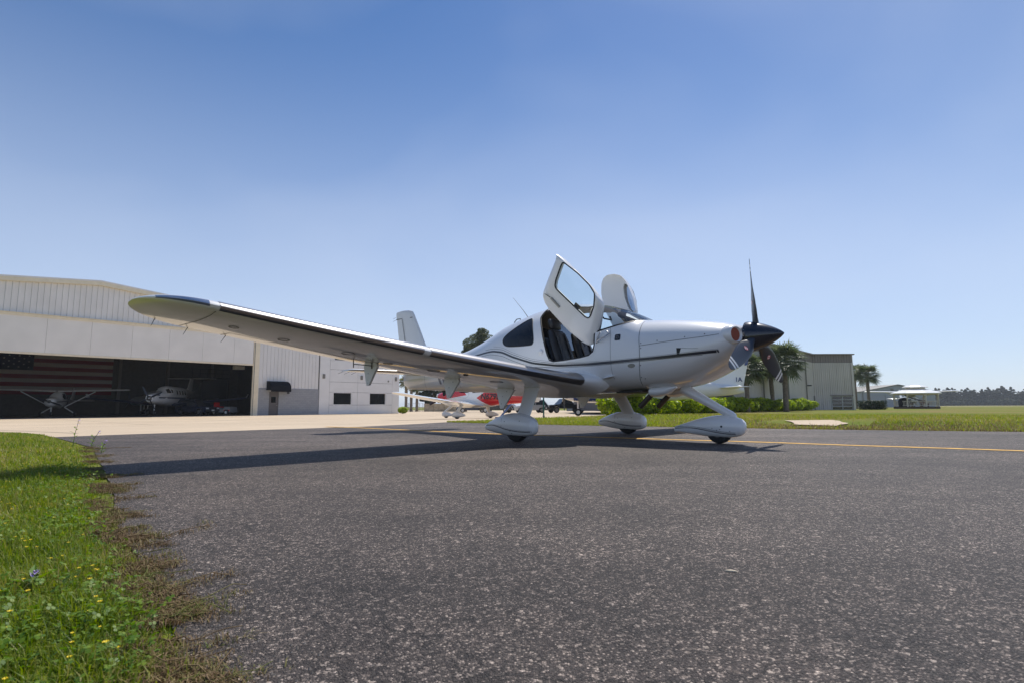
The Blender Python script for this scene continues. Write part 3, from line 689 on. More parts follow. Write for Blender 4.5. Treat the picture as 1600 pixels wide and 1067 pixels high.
        # access panels under the wing: thin outlined ovals
        for yq, uq, a_, b_2 in ((1.75, .45, .10, .07), (2.75, .50, .09, .065), (3.9, .50, .09, .06), (4.6, .50, .07, .05), (3.3, .62, .06, .05), (5.1, .42, .05, .04)):
            le, c, z, t = wing_at(yq); mb = MB(); mb.tube([low(yq + b_2 * math.sin(a), uq + a_ / c * math.cos(a)) for a in np.linspace(0, 2 * PI, 25)], .0022, 4); put(mb, 'access_panel', M['seam'], wing)
        le, c, z, t = wing_at(2.35)
        mb = MB(); p = low(2.35, .40); mb.tube([(p[0] + .028 * math.cos(a), p[1] + .028 * math.sin(a), p[2]) for a in np.linspace(0, 2 * PI, 20)], .006, 5); put(mb, 'jack_point', M['seam'], wing)
        # static wicks
        for yw, u in ((5.60, .95), (5.30, 1.0), (4.95, 1.0)):
            le, c, z, t = wing_at(yw); x0 = le + u * c; z0 = z - .03 * c
            mb = MB(); mb.tube([(x0 - .01, sd * yw, z0 + .005), (x0 + .05, sd * yw, z0 - .015), (x0 + .13, sd * yw, z0 - .05)], [.004, .003, .002], 5); put(mb, 'static_wick', M['black_matte'], wing)
        if sd == 1:
            mb = MB(); le, c, z, t = wing_at(3.62)
            p = low(3.62, .80); mb.tube([(p[0], p[1] + .0, p[2] + .02), (p[0], p[1], p[2] - .09)], .006, 5); mb.tube([(p[0], p[1], p[2] - .05), (p[0] + .01, p[1] - .24, p[2] - .055)], .005, 5); mb.tube([(p[0], p[1] - .24, p[2] + .02), (p[0], p[1] - .24, p[2] - .09)], .006, 5); put(mb, 'aileron_rod', M['black_matte'], wing)
    # --- tail
    def surface(stations, nm, thick=.09, parent=root, mat=None):
        mb = MB(); rings = []
        for (le, te, f) in stations: rings.append([f(le + u * (te - le), v * (te - le)) for u, v in naca(thick, 10, 0.0)])
        mb.loft(rings); return put(mb, nm, mat or M['white'], parent, smooth=True, angle=50)
    Z = lambda z: (lambda x, v: (x, v, z))
    fin = surface([(6.30, 7.66, Z(1.40)), (6.62, 7.70, Z(1.60)), (6.86, 7.77, Z(1.83)), (7.06, 7.83, Z(2.2)), (7.24, 7.885, Z(2.52)), (7.30, 7.90, Z(2.60)), (7.40, 7.90, Z(2.64)), (7.55, 7.86, Z(2.66))], 'fin', mat=W if livery != 'white' else None)
    rud = surface([(7.30, 7.48, Z(.965)), (7.27, 7.55, Z(1.05)), (7.26, 7.62, Z(1.22)), (7.27, 7.665, Z(1.42))], 'rudder_base', .16, fin)
    if main:
        for sd in (1, -1):
            mb = MB(); mb.add([(7.40, sd * .043, 1.45), (7.415, sd * .043, 1.45), (7.66, sd * .032, 2.5), (7.645, sd * .032, 2.5)], [(0, 1, 2, 3)]); put(mb, 'rudder_gap', M['seam'], fin, fix=False)
        
        for zw in (2.5, 2.56): mb = MB(); mb.tube([(7.89, 0, zw), (8.02, 0, zw - .02)], .003, 5); put(mb, 'static_wick', M['black_matte'], fin)
        mb = MB(); mb.add([(7.28, .032, 2.46), (7.90, .01, 2.50), (7.90, .01, 2.515), (7.28, .032, 2.475)], [(0, 1, 2, 3)]); put(mb, 'fin_cap_seam', M['seam'], fin, fix=False)
    for sd in (1, -1):
        Yf = lambda y: (lambda x, v: (x, sd * y, 1.275 + v))
        st = surface([(6.62, 7.50, Yf(.03)), (6.66, 7.48, Yf(.3)), (6.86, 7.40, Yf(1.45)), (6.92, 7.38, Yf(1.58)), (7.02, 7.34, Yf(1.64))], 'stabilizer', .09)
        mb = MB(); mb.loft([[(le + (te - le) * u - .004, sd * y, 1.275 + v * (te - le) * 1.04) for u, v in naca(.09, 10, 0)[7:14]] for le, te, y in ((6.66, 7.48, .3), (6.86, 7.40, 1.45))], False, False); put(mb, 'leading_edge_strip', M['titan'], st, smooth=True, fix=False)
        if main:
            
            for y in (1.3, 1.45, 1.58): mb = MB(); mb.tube([(7.36, sd * y, 1.27), (7.50, sd * (y + .02), 1.24)], .003, 5); put(mb, 'static_wick', M['black_matte'], st)
    # --- propeller
    hub = Vector((.33, 0, 1.225)); mb = MB()
    prof = [(0, .001), (.01, .016), (.04, .042), (.09, .075), (.15, .107), (.22, .139), (.29, .164), (.35, .181), (.405, .190), (.425, .190), (.428, .15)]
    mb.lathe(prof, (0, 0, 1.225), (1, 0, 0), 40); spn = put(mb, 'spinner', M['spinner'], smooth=True)
    if main:
        for k in range(16):
            a = 2 * PI * k / 16; mb = MB(); mb.lathe([(0, .006), (.004, .005)], (.412, .189 * math.cos(a), 1.225 + .189 * math.sin(a)), (0, math.cos(a), math.sin(a)), 8); put(mb, 'screw', M['steel'], spn)
    for th in (2, 118, 240):
        t = R(th); rad = Vector((0, math.sin(t), math.cos(t))); tan = Vector((0, math.cos(t), -math.sin(t))); fwd = Vector((-1, 0, 0))
        def bsec(r):
            ch = pw(r, [(.16, .085), (.22, .10), (.32, .165), (.45, .205), (.6, .20), (.75, .172), (.88, .13), (.95, .088), (.975, .05), (.98, .02)], 1)
            be = R(pw(r, [(.16, 50), (.35, 36), (.6, 25), (.98, 16)], 1)); th_ = pw(r, [(.16, .075), (.25, .045), (.4, .022), (.7, .013), (.98, .006)], 1)
            c = tan * math.cos(be) + fwd * math.sin(be); nrm = fwd * math.cos(be) - tan * math.sin(be); off = tan * (-.02 - .05 * max(0, r - .55) ** 1.2)
            o = hub + rad * r + off; out = []
            for k in range(14):
                a = 2 * PI * k / 14; out.append(o + c * (ch / 2 * math.cos(a)) + nrm * (th_ / 2 * math.sin(a) * (1 + .3 * math.cos(a))))
            return out
        rs = [.15, .18, .22, .27, .32, .38, .45, .52, .6, .68, .75, .82, .88, .92, .95, .968, .978]
        mb = MB(); mb.loft([bsec(r) for r in rs]); bl = put(mb, 'propeller_blade', M['blade'], smooth=True)
        if main:
            for r0, r1 in ((.80, .835), (.86, .895)):
                mb = MB(); rings = []
                for r in (r0, (r0 + r1) / 2, r1):
                    s = bsec(r); c = sum((Vector(p) for p in s), Vector()) / len(s); rings.append([c + (Vector(p) - c) * 1.015 + (Vector(p) - c).normalized() * .0015 for p in s])
                mb.loft(rings, cap=False); put(mb, 'tip_stripe', M['white_dull'], bl, smooth=True)
            be = R(31); r = .42; c = tan * math.cos(be) + fwd * math.sin(be); nrm = fwd * math.cos(be) - tan * math.sin(be)
            for side in (1, -1):
                o = hub + rad * r - tan * .02 + nrm * (.014 * side); e = None
                for nm2, r0, r1, mt, dz in (('emblem', 0.0, .030, M['white_dull'], 0), ('emblem_ring', .022, .028, M['red'], .001)):
                    mb = MB(); A_ = [2 * PI * k / 20 for k in range(20)]
                    ro = [o + nrm * side * (dz + .0008) + (c * math.cos(a) + rad * math.sin(a)) * r1 for a in A_]; ri = [o + nrm * side * (dz + .0008) + (c * math.cos(a) + rad * math.sin(a)) * max(r0, 1e-4) for a in A_]
                    mb.loft([ri, ro], cap=False); e2 = put(mb, nm2, mt, e or bl, fix=False); e = e or e2
                mb = MB(); d1 = (c + rad).normalized() * .024; d2 = (c - rad).normalized() * .004; oo = o + nrm * side * .0022; mb.add([oo + d1 + d2, oo + d1 - d2, oo - d1 - d2, oo - d1 + d2], [(0, 1, 2, 3)]); put(mb, 'emblem_bar', M['red'], e, fix=False)
    # --- cowl inlets
    for sd in (1, -1):
        yc, zc, x0 = sd * .335, 1.235, .445
        ring = lambda x, r, yy=0: [(x + .10 * (1 - math.cos(0)) + .28 * abs(0) + (.35 * sd * r * math.cos(a)) , yc + yy * sd + r * math.cos(a), zc + r * math.sin(a)) for a in np.linspace(0, 2 * PI, 28, endpoint=False)]
        mb = MB(); mb.loft([ring(x0 + .10, .118, -.02), ring(x0 + .035, .114), ring(x0, .104), ring(x0 - .012, .092), ring(x0, .082), ring(x0 + .06, .078)], cap=False); il = put(mb, 'cowl_inlet', M['white'], smooth=True)
        mb = MB(); mb.add(ring(x0 + .012, .084), [tuple(range(28))]); put(mb, 'inlet_plug', M['inlet'], il, fix=False)
    # --- landing gear (stands on the ground, not pitched with the airframe)
    def wheel(x, y, r, wd, parent):
        mb = MB(); mb.lathe([(0, r * .55), (.01, r * .78), (.02, r * .93), (wd * .3, r * .99), (wd * .5, r), (wd * .7, r * .99), (wd - .02, r * .93), (wd - .01, r * .78), (wd, r * .55)], (x, y - wd / 2, r), (0, 1, 0), 32); tyre = put(mb, 'tyre', M['rubber'], parent, air=False, smooth=True)
        mb = MB(); mb.lathe([(0, r * .5), (.012, r * .56), (wd - .012, r * .56), (wd, r * .5)], (x, y - wd / 2, r), (0, 1, 0), 20); put(mb, 'rim', M['steel'], tyre, air=False, smooth=True)
    def pant(tab, y, nm):
        rings = []
        N = 28
        def ev(x): return [float(np.interp(x, [t[0] for t in tab], [t[i] for t in tab])) for i in (1, 2, 3)]
        xs_ = []
        for t0, t1 in zip(tab[:-1], tab[1:]): xs_ += list(np.linspace(t0[0], t1[0], 5))[:-1]
        xs_.append(tab[-1][0]); vals = np.array([ev(x) for x in xs_])
        for _ in range(4):
            v2 = vals.copy(); v2[1:-1] = (vals[:-2] + 2 * vals[1:-1] + vals[2:]) / 4; v2[:2] = vals[:2]; vals = v2
        for x, (hw, zt, zb) in zip(xs_, vals):
            zc = (zt + zb) / 2; rings.append([(x, y + hw * math.copysign(abs(math.cos(a)) ** .8, math.cos(a)), zc + (zt - zb) / 2 * math.copysign(abs(math.sin(a)) ** .85, math.sin(a))) for a in np.linspace(0, 2 * PI, N, endpoint=False)])
        mb = MB(); mb.loft(rings); o = put(mb, nm, M['white'], air=False, smooth=True, angle=60)
        def sy(x, z):
            hw = np.interp(x, xs_, vals[:, 0]); zt = np.interp(x, xs_, vals[:, 1]); zb = np.interp(x, xs_, vals[:, 2]); q = min(.999, abs(z - (zt + zb) / 2) / ((zt - zb) / 2)); s = q ** (1 / .85); return hw * math.sqrt(max(0, 1 - s * s)) ** .8
        return o, sy
    mtab = [(2.725, .012, .22, .19), (2.735, .05, .27, .135), (2.77, .085, .31, .10), (2.85, .112, .345, .078), (3.0, .128, .385, .066), (3.15, .128, .385, .070), (3.3, .116, .365, .085), (3.45, .088, .318, .108), (3.58, .060, .262, .132), (3.655, .045, .228, .145)]
    ntab = [(.535, .012, .235, .19), (.548, .045, .275, .145), (.585, .075, .31, .11), (.66, .10, .335, .085), (.78, .116, .358, .070), (.92, .114, .352, .072), (1.06, .098, .328, .085), (1.22, .074, .282, .103), (1.36, .054, .236, .12), (1.47, .042, .205, .13)]
    def pstripe(sy, y, pts, par, w=.009, up=.0):
        for sd in (1, -1):
            mb = MB(); rows = [[(x, y + sd * (sy(x, z + up + q) + .0025), z + up + q) for q in (-w / 2, w / 2)] for x, z in pts]; mb.loft(rows, False, False); put(mb, 'stripe', M['stripe'], par, air=False, fix=False)
    def curve(pts, n=24):
        t = np.linspace(0, 1, len(pts)); q = np.linspace(0, 1, n); P_ = np.array(pts); x = np.interp(q, t, P_[:, 0]); z = np.interp(q, t, P_[:, 1])
        for _ in range(4): z[1:-1] = (z[:-2] + 2 * z[1:-1] + z[2:]) / 4
        return list(zip(x, z))
    for sd in (1, -1):
        pt, sy = pant(mtab, sd * 1.4, 'wheel_pant')
        wheel(3.075, sd * 1.4, .185, .15, root)
        # leg: flat tapered fairing from under the wing out to the pant
        mb = MB(); rings = []
        for q, (x, y, z, ch, th) in enumerate([(3.16, .98, .86, .62, .11), (3.13, 1.02, .80, .42, .085), (3.10, 1.06, .74, .30, .07), (3.07, 1.12, .66, .27, .06), (3.04, 1.22, .52, .245, .055), (3.02, 1.30, .40, .235, .055), (3.02, 1.35, .33, .25, .075), (3.04, 1.38, .29, .34, .11)]):
            rings.append([(x + ch / 2 * math.cos(a), sd * (y + th / 2 * math.sin(a)), z + th / 2 * math.sin(a) * .5) for a in np.linspace(0, 2 * PI, 18, endpoint=False)])
        mb.loft(rings); put(mb, 'main_gear_leg', M['white'], air=False, smooth=True)
        if main:
            cv = curve([(3.63, .205), (3.48, .22), (3.36, .205), (3.2, .168), (3.02, .142), (2.86, .135), (2.76, .14)]); pstripe(sy, sd * 1.4, cv, pt, .010); pstripe(sy, sd * 1.4, cv, pt, .003, .014)
            for (x, z) in ((3.1, .145), (3.08, .115), (2.93, .28), (3.2, .27)):
                mb = MB(); mb.lathe([(0, .006), (.003, .006)], (x, sd * 1.4 + (sy(x, z)) * 1, z), (0, 1, 0), 8); put(mb, 'screw', M['seam'], pt, air=False)
            mb = MB(); mb.add([(x, sd * 1.4 + (sy(x, z) + .002), z) for x in (3.265, 3.269) for z in (.12, .2, .28, .32)], [(0, 1, 5, 4), (1, 2, 6, 5), (2, 3, 7, 6)]); put(mb, 'panel_gap', M['seam'], pt, air=False, fix=False)
    pt, sy = pant(ntab, 0, 'wheel_pant'); wheel(.875, 0, .165, .13, root)
    mb = MB(); rings = []
    for (x, z, a_, b_) in [(1.34, .70, .10, .075), (1.20, .625, .085, .065), (1.0, .515, .07, .055), (.84, .425, .06, .05), (.72, .36, .058, .05), (.675, .335, .045, .042), (.655, .32, .02, .02)]:
        n_ = Vector((.55, 0, .84)).normalized() if True else None
        rings.append([(x + b_ * math.sin(a) * -.5, a_ * .8 * math.cos(a), z + b_ * math.sin(a) * .86) for a in np.linspace(0, 2 * PI, 18, endpoint=False)])
    mb.loft(rings); put(mb, 'nose_gear_leg', M['white'], air=False, smooth=True)
    if main:
        cv = curve([(1.46, .175), (1.32, .19), (1.2, .192), (1.05, .172), (.9, .145), (.75, .125), (.64, .12)]); pstripe(sy, 0, cv, pt, .009); pstripe(sy, 0, cv, pt, .003, .013); pstripe(sy, 0, cv, pt, .003, .022)
        mb = MB(); mb.lathe([(0, .013), (.004, .013)], (.80, sy(.80, .215) - .001, .215), (0, 1, 0), 12)
        put(mb, 'axle_hole', M['black_matte'], pt, air=False)
        for (x, z) in ((.92, .19), (.82, .18), (.70, .16), (.86, .17)):
            mb = MB(); mb.lathe([(0, .005), (.003, .005)], (x, sy(x, z), z), (0, 1, 0), 8); put(mb, 'screw', M['seam'], pt, air=False)
    if not main:
        return root
    # --- exhaust stacks and the belly outlet
    for sd in (1, -1):
        mb = MB(); p0, p1 = Vector((1.60, sd * .24, .64)), Vector((1.85, sd * .25, .42)); t = (p1 - p0).normalized()
        mb.tube([p0, p0 + t * .1, p1], .036, 16, cap=False); mb.tube([p1, p0 + t * .1], .031, 16, cap=False); put(mb, 'exhaust_pipe', M['exhaust'], smooth=True)
        mb = MB(); rings = []
        for x, z, rr in ((1.30, .66, .02), (1.42, .625, .07), (1.55, .61, .085), (1.66, .615, .08)): rings.append([(x, sd * .24 + rr * 1.2 * math.cos(a), z + rr * .8 * math.sin(a)) for a in np.linspace(0, 2 * PI, 16, endpoint=False)])
        mb.loft(rings); put(mb, 'exhaust_fairing', M['white'], smooth=True)
    mb = MB(); mb.box((1.93, 0, .632), (.42, .74, .02)); put(mb, 'cooling_outlet', M['black_matte'])
    # --- livery, seams and small fittings on both sides
    main_st = [(5.35, 1.405), (4.98, 1.425), (4.72, 1.437), (4.48, 1.437), (4.19, 1.385), (3.93, 1.285), (3.45, 1.137), (2.95, 1.055), (2.40, 1.027), (1.99, 1.025), (1.6, 1.026), (1.27, 1.026), (.80, 1.035), (.62, 1.042)]
    for sd in (1, -1):
        ribbon(main_st, .030, 'stripe', M['stripe'], sd, .0025)
        ribbon([(x, z + .016 + .028 * min(1, max(0, (x - 2.0) / 2.2))) for x, z in main_st[2:]], .006, 'stripe', M['stripe'], sd, .0025)
        ribbon([(x, z + .028 + .05 * min(1, max(0, (x - 2.0) / 2.2))) for x, z in main_st[3:]], .004, 'stripe', M['stripe_grey'], sd, .0025)
        ribbon([(5.2, 1.35), (4.98, 1.372), (4.58, 1.395), (4.19, 1.325), (3.93, 1.225), (3.5, 1.085), (2.95, 1.025), (2.4, 1.004), (1.6, 1.002), (.8, 1.012)], .005, 'stripe', M['stripe'], sd, .0025)
        ribbon([(1.667, 1.57), (1.64, 1.47), (1.61, 1.2), (1.61, 1.04), (1.64, .86), (1.70, .70)], .007, 'cowl_seam', M['seam'], sd, .002, .02)
        ribbon([(1.61, 1.205), (1.16, 1.222), (.78, 1.23), (.60, 1.245)], .006, 'cowl_seam', M['seam'], sd, .002)
        for (x, z) in ((1.59, 1.235), (1.59, 1.17), (1.36, 1.245), (1.0, 1.252), (.76, 1.262), (1.61, .95), (1.645, .80), (1.60, .78), (1.69, .68)):
            y = surf_y(x, z); mb = MB(); mb.lathe([(0, .008), (.004, .007)], (x, sd * (y - .001), z), (0, sd, 0), 10); put(mb, 'screw', M['seam'], fus)
        # flush scoop on the cowl side
        mb = MB(); y = lambda x, z: sd * (surf_y(x, z) + .002)
        mb.add([(1.105, y(1.105, 1.12), 1.125), (1.105, y(1.105, 1.04), 1.04), (1.075, y(1.07, 1.045), 1.045), (1.045, y(1.04, 1.11), 1.118)], [(0, 1, 2, 3)]); put(mb, 'air_scoop', M['black_matte'], fus, fix=False)
        ribbon([(1.05, 1.118), (.92, 1.098), (.84, 1.095)], .004, 'scoop_edge', M['seam'], sd, .002); 
        # rounded square emblem and oval badge
        def decal(poly, nm, mat, par, off):
            mb = MB(); mb.add([(x, sd * (surf_y(x, z) + off), z) for x, z in poly], [tuple(range(len(poly)))]); return put(mb, nm, mat, par, fix=False)
        rsq = lambda cx, cz, s, rr: [(cx + (s - rr) * a + rr * math.cos(t), cz + (s - rr) * b2 + rr * math.sin(t)) for a, b2, t0 in ((1, 1, 0), (-1, 1, PI / 2), (-1, -1, PI), (1, -1, 1.5 * PI)) for t in (t0, t0 + PI / 4, t0 + PI / 2)]
        em = decal(rsq(1.937, 1.355, .042, .015), 'emblem', M['black'], fus, .003)
        mb = MB(); mb.tube([(1.937 + .02 * math.cos(a), sd * (surf_y(1.937, 1.355) + .005), 1.355 + .02 * math.sin(a)) for a in np.linspace(0, 2 * PI, 16)], .003, 5); mb.tube([(1.947, sd * (surf_y(1.937, 1.355) + .005), 1.345), (1.927, sd * (surf_y(1.937, 1.355) + .005), 1.365)], .003, 5); put(mb, 'emblem_mark', M['stripe_grey'], em)
        decal([(1.74 + .055 * math.cos(a), .956 + .028 * math.sin(a)) for a in np.linspace(0, 2 * PI, 24, endpoint=False)], 'badge', M['badge'], fus, .003)
        mb = MB(); yb = surf_y(3.24, 1.285); mb.lathe([(-.01, .045), (.012, .043), (.028, .034), (.036, .016), (.038, .001)], (3.262, sd * yb, 1.285), (0, sd, 0), 20); put(mb, 'latch_cover', M['white'], fus, smooth=True)
        # registration fragments on the rear fuselage
        for x0 in (6.21, 6.08):
            mb = MB(); mb.loft([[(x0 - .05 * q + e, sd * (surf_y(x0 - .05 * q + e, 1.19 - .19 * q) + .006), 1.19 - .19 * q) for e in (.06, .03, 0)] for q in np.linspace(0, 1, 9)], False, False); put(mb, 'registration_mark', M['stripe_grey'], fus, fix=False)
        # tail cone joint, baggage hatch outline, static port
        ribbon([(5.62, 1.54), (5.60, 1.2), (5.62, .86)], .005, 'tail_seam', M['seam'], sd, .002)
        ribbon([(6.75, 1.44), (6.72, 1.2), (6.75, .96)], .005, 'tail_seam', M['seam'], sd, .002)
        ribbon([(2.06, 1.50), (2.04, 1.3), (2.05, .80)], .004, 'firewall_seam', M['seam'], sd, .002)
        mb = MB(); mb.lathe([(0, .014), (.003, .014)], (4.72, sd * (surf_y(4.72, 1.12) - .001), 1.12), (0, sd, 0), 14); put(mb, 'static_port', M['steel'], fus)
        # boarding step under the root
        mb = MB(); mb.loft([[(2.13 + .10 * q * math.cos(a), sd * (surf_y(2.13, .83) - .015 + e), .83 + .014 * q * math.sin(a) + .03 * math.cos(a) * q * -.4) for a in np.linspace(0, 2 * PI, 16, endpoint=False)] for e, q in ((0, 1), (.04, .95), (.065, .7), (.075, .3))]); put(mb, 'boarding_step', M['white'], smooth=True)
    # --- roof antenna, GPS puck, handle
    mb = MB(); mb.tube([(3.95, .12, 1.97), (4.05, .12, 2.10), (4.28, .12, 2.36)], [.006, .004, .002], 6); put(mb, 'antenna', M['black_matte'])
    mb = MB(); mb.tube([(4.22, .02, 1.925), (4.22, .02, 2.0), (4.30, .02, 2.0), (4.36, .02, 1.955), (4.36, .02, 1.90)], .008, 6); put(mb, 'towel_bar_antenna', M['black_matte'], smooth=True)
    mb = MB(); mb.loft([[(6.3 + dx, .004 * s, .885 + dz) for dx, dz in ((-.10, 0), (-.02, -.10), (.03, -.10), (.06, 0))] for s in (-1, 1)]); put(mb, 'tail_tie_down', M['black_matte'])
    # --- seats and panel
    def seat(x, y):
        s = empty('seat', (0, 0, 0), 0, parent=root)
        def cushion(nm, stations, mat=M['leather']):
            mb = MB(); rings = []
            for (px, pz, w, d, nx, nz_) in stations:
                rings.append([(px + nx * d * math.sin(a) * .5, y + w / 2 * math.copysign(abs(math.cos(a)) ** .5, math.cos(a)), pz + nz_ * d * math.sin(a) * .5) for a in np.linspace(0, 2 * PI, 24, endpoint=False)])
            mb.loft(rings); put(mb, nm, mat, s, smooth=True, angle=70)
        cushion('backrest', [(x + .02, 1.10, .40, .10, 1, .2), (x + .03, 1.16, .46, .15, 1, .2), (x + .08, 1.32, .47, .14, 1, .2), (x + .13, 1.48, .45, .13, 1, .2), (x + .17, 1.60, .40, .11, 1, .2), (x + .185, 1.645, .30, .06, 1, .2)])
        cushion('headrest', [(x + .19, 1.65, .16, .05, 1, .2), (x + .195, 1.67, .25, .10, 1, .2), (x + .21, 1.75, .27, .11, 1, .2), (x + .22, 1.81, .24, .08, 1, .2), (x + .22, 1.825, .15, .03, 1, .2)])
        cushion('cushion', [(x - .48, 1.06, .40, .06, .2, 1), (x - .45, 1.07, .47, .13, .1, 1), (x - .2, 1.06, .48, .15, .1, 1), (x + .04, 1.05, .44, .12, .1, 1)])
        for q in (-.11, .11):
            mb = MB(); mb.tube([(x - .045 + .02 * abs(q), y + q, 1.16), (x + .005, y + q, 1.32), (x + .06, y + q, 1.48), (x + .11, y + q, 1.60)], [.012, .014, .014, .008], 6); put(mb, 'backrest_seam', M['leather'], s, smooth=True)
    for sd in (1, -1): seat(3.05, sd * .29); seat(3.72, sd * .27)
    mb = MB(); prof = [(1.72, 1.53), (1.98, 1.56), (2.05, 1.50), (2.02, 1.22), (1.9, 1.0), (1.72, 1.0)]
    mb.loft([[(x, y, z - .1 * (abs(y) / .5) ** 3) for x, z in prof] for y in np.linspace(-.5, .5, 9)]); put(mb, 'instrument_panel', M['black_matte'], smooth=True)
    mb = MB(); mb.box((2.35, 0, 1.03), (.7, .16, .26)); put(mb, 'centre_console', M['lining_dark'])
    mb = MB(); mb.tube([(2.5, -.12, 1.80), (2.46, -.1, 1.74), (2.46, .1, 1.74), (2.5, .12, 1.80)], .012, 8); put(mb, 'grab_handle', M['black_matte'], smooth=True)
    for sd in (1, -1):
        mb = MB(); mb.loft([[(2.40 + .005 * q, sd * .30 + .12 * math.cos(a), 1.83 + .05 * math.sin(a)) for a in np.linspace(0, 2 * PI, 16, endpoint=False)] for q in (0, 1)]); put(mb, 'sun_visor', M['lining_dark'])
    # --- doors, swung up and forward
    for sd in (1, -1):
        make_door(root, T, put, sd)
    return root
PLANE_O = (3.26166, 6.52969, 0.008); PSI = -0.758077; PP = 0.0323
make_cirrus('airplane', PLANE_O, PSI, PP, True, 'white airplane with both doors raised and a black three-blade propeller on the taxiway')
# ---------------------------------------------------------------- big hangar with the open door, and its office wing
M['metal_wall'] = simple('metal_cladding', (0.76, 0.74, 0.72), 0.5, var=0.05, vscale=0.6)
M['cream_trim'] = simple('cream_trim', (0.80, 0.71, 0.54), 0.55, var=0.06)
M['door_skin'] = simple('hangar_door_skin', (0.80, 0.77, 0.73), 0.5, var=0.06, vscale=0.5)
M['plaster'] = simple('white_render', (0.80, 0.79, 0.78), 0.7, var=0.04, vscale=0.8)
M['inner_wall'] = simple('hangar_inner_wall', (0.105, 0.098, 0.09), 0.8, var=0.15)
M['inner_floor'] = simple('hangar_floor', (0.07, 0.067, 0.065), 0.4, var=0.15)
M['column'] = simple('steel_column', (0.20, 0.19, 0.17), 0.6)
M['dark_metal'] = simple('dark_metal', (0.03, 0.032, 0.036), 0.45)
M['awning'] = simple('awning_canvas', (0.008, 0.009, 0.014), 0.85, spec=0.2)
M['door_grey'] = simple('door_grey', (0.11, 0.10, 0.10), 0.5)
M['window_glass'] = simple('dark_window_glass', (0.012, 0.014, 0.014), 0.05, spec=0.8)
m, nt, b = new_mat('concrete_block'); setp(b, rough=0.85)
tx = nt.nodes.new('ShaderNodeTexCoord').outputs['Object']; br = nt.nodes.new('ShaderNodeTexBrick'); sx = nt.nodes.new('ShaderNodeSeparateXYZ'); cx = nt.nodes.new('ShaderNodeCombineXYZ')
nt.links.new(tx, sx.inputs[0]); nt.links.new(sx.outputs['X'], cx.inputs['X']); nt.links.new(sx.outputs['Z'], cx.inputs['Y']); nt.links.new(cx.outputs[0], br.inputs['Vector'])
br.inputs['Scale'].default_value = 1.0; br.inputs['Brick Width'].default_value = 0.41; br.inputs['Row Height'].default_value = 0.205; br.inputs['Mortar Size'].default_value = 0.008
br.inputs['Color1'].default_value = (0.30, 0.31, 0.335, 1); br.inputs['Color2'].default_value = (0.34, 0.35, 0.375, 1); br.inputs['Mortar'].default_value = (0.23, 0.235, 0.25, 1)
nt.links.new(br.outputs['Color'], b.inputs['Base Color']); bp = nt.nodes.new('ShaderNodeBump'); bp.inputs['Distance'].default_value = 0.01; bp.inputs['Strength'].default_value = 0.6; bp.invert = True
nt.links.new(br.outputs['Fac'], bp.inputs['Height']); nt.links.new(bp.outputs['Normal'], b.inputs['Normal']); M['block'] = m

HRZ = math.atan2(0.742, 0.671); H0 = (-27.3, 58.1, ZD + 0.004)
hg = empty('hangar', H0, HRZ, 'large pale metal hangar with its wide door open and office wing attached', 'hangar')
AP, AZ, SL, WL, WR, DEP = -13.46, 11.84, 0.093, -34.6, 7.65, 30.0
roof_z = lambda s: AZ - SL * abs(s - AP)
def hb_(nm, mat, c, d, parent=hg, rot=None, smooth=False): mb = MB(); mb.box(c, d, rot); return mb.build(nm, mat, parent)
def clad(s0, s1, zb, nm='cladding_panel'):
    """one ribbed sheet, top cut to the roof slope"""
    z0, z1 = roof_z(s0) - .32, roof_z(s1) - .32; w = s1 - s0
    prof = [(0, .0), (.0, -.035), (.05, -.05), (.10, -.035), (.14, -.008), (w - .012, -.008), (w - .012, .0)]
    mb = MB(); lo = [(s0 + a, b_, zb) for a, b_ in prof]; hi = [(s0 + a, b_, z0 + (z1 - z0) * a / w) for a, b_ in prof]; mb.loft([lo, hi]); return mb.build(nm, M['metal_wall'], hg)
s = -22.0
while s < 0.05: clad(s, s + .4, 8.47); s += .4
s = 0.80
while s < 7.55: clad(s, s + .4, 2.86); s += .4
mb = MB(); mb.loft([[(WL, 0.01, 0), (WL, .01, roof_z(WL) - .3), (-22, .01, roof_z(-22) - .3), (-22, .01, 8.47), (-28, .01, 8.47), (-28, .01, 0)], [(WL, .2, 0), (WL, .2, roof_z(WL) - .3), (-22, .2, roof_z(-22) - .3), (-22, .2, 8.47), (-28, .2, 8.47), (-28, .2, 0)]]); mb.build('front_wall', M['metal_wall'], hg)
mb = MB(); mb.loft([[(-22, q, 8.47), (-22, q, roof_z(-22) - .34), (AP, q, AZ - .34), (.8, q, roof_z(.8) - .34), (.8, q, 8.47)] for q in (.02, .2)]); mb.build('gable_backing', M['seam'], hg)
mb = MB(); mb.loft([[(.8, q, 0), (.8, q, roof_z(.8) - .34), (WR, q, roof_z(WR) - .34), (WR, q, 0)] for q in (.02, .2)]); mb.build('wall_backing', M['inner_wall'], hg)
# roof: two slopes, eave trim along the gable
for a, b_ in ((WL - .2, AP), (AP, WR + .2)):
    mb = MB(); mb.loft([[(x, y, roof_z(x) + dz) for x, dz in ((a, -.02), (b_, -.02), (b_, .10), (a, .10))] for y in (-.25, DEP + .2)]); mb.build('roof', M['metal_wall'], hg)
    mb = MB(); mb.loft([[(x, y, roof_z(x) + dz) for x, dz in ((a, -.36), (b_, -.36), (b_, -.025), (a, -.025))] for y in (-.28, -.02)]); mb.build('gable_trim', M['cream_trim'], hg)
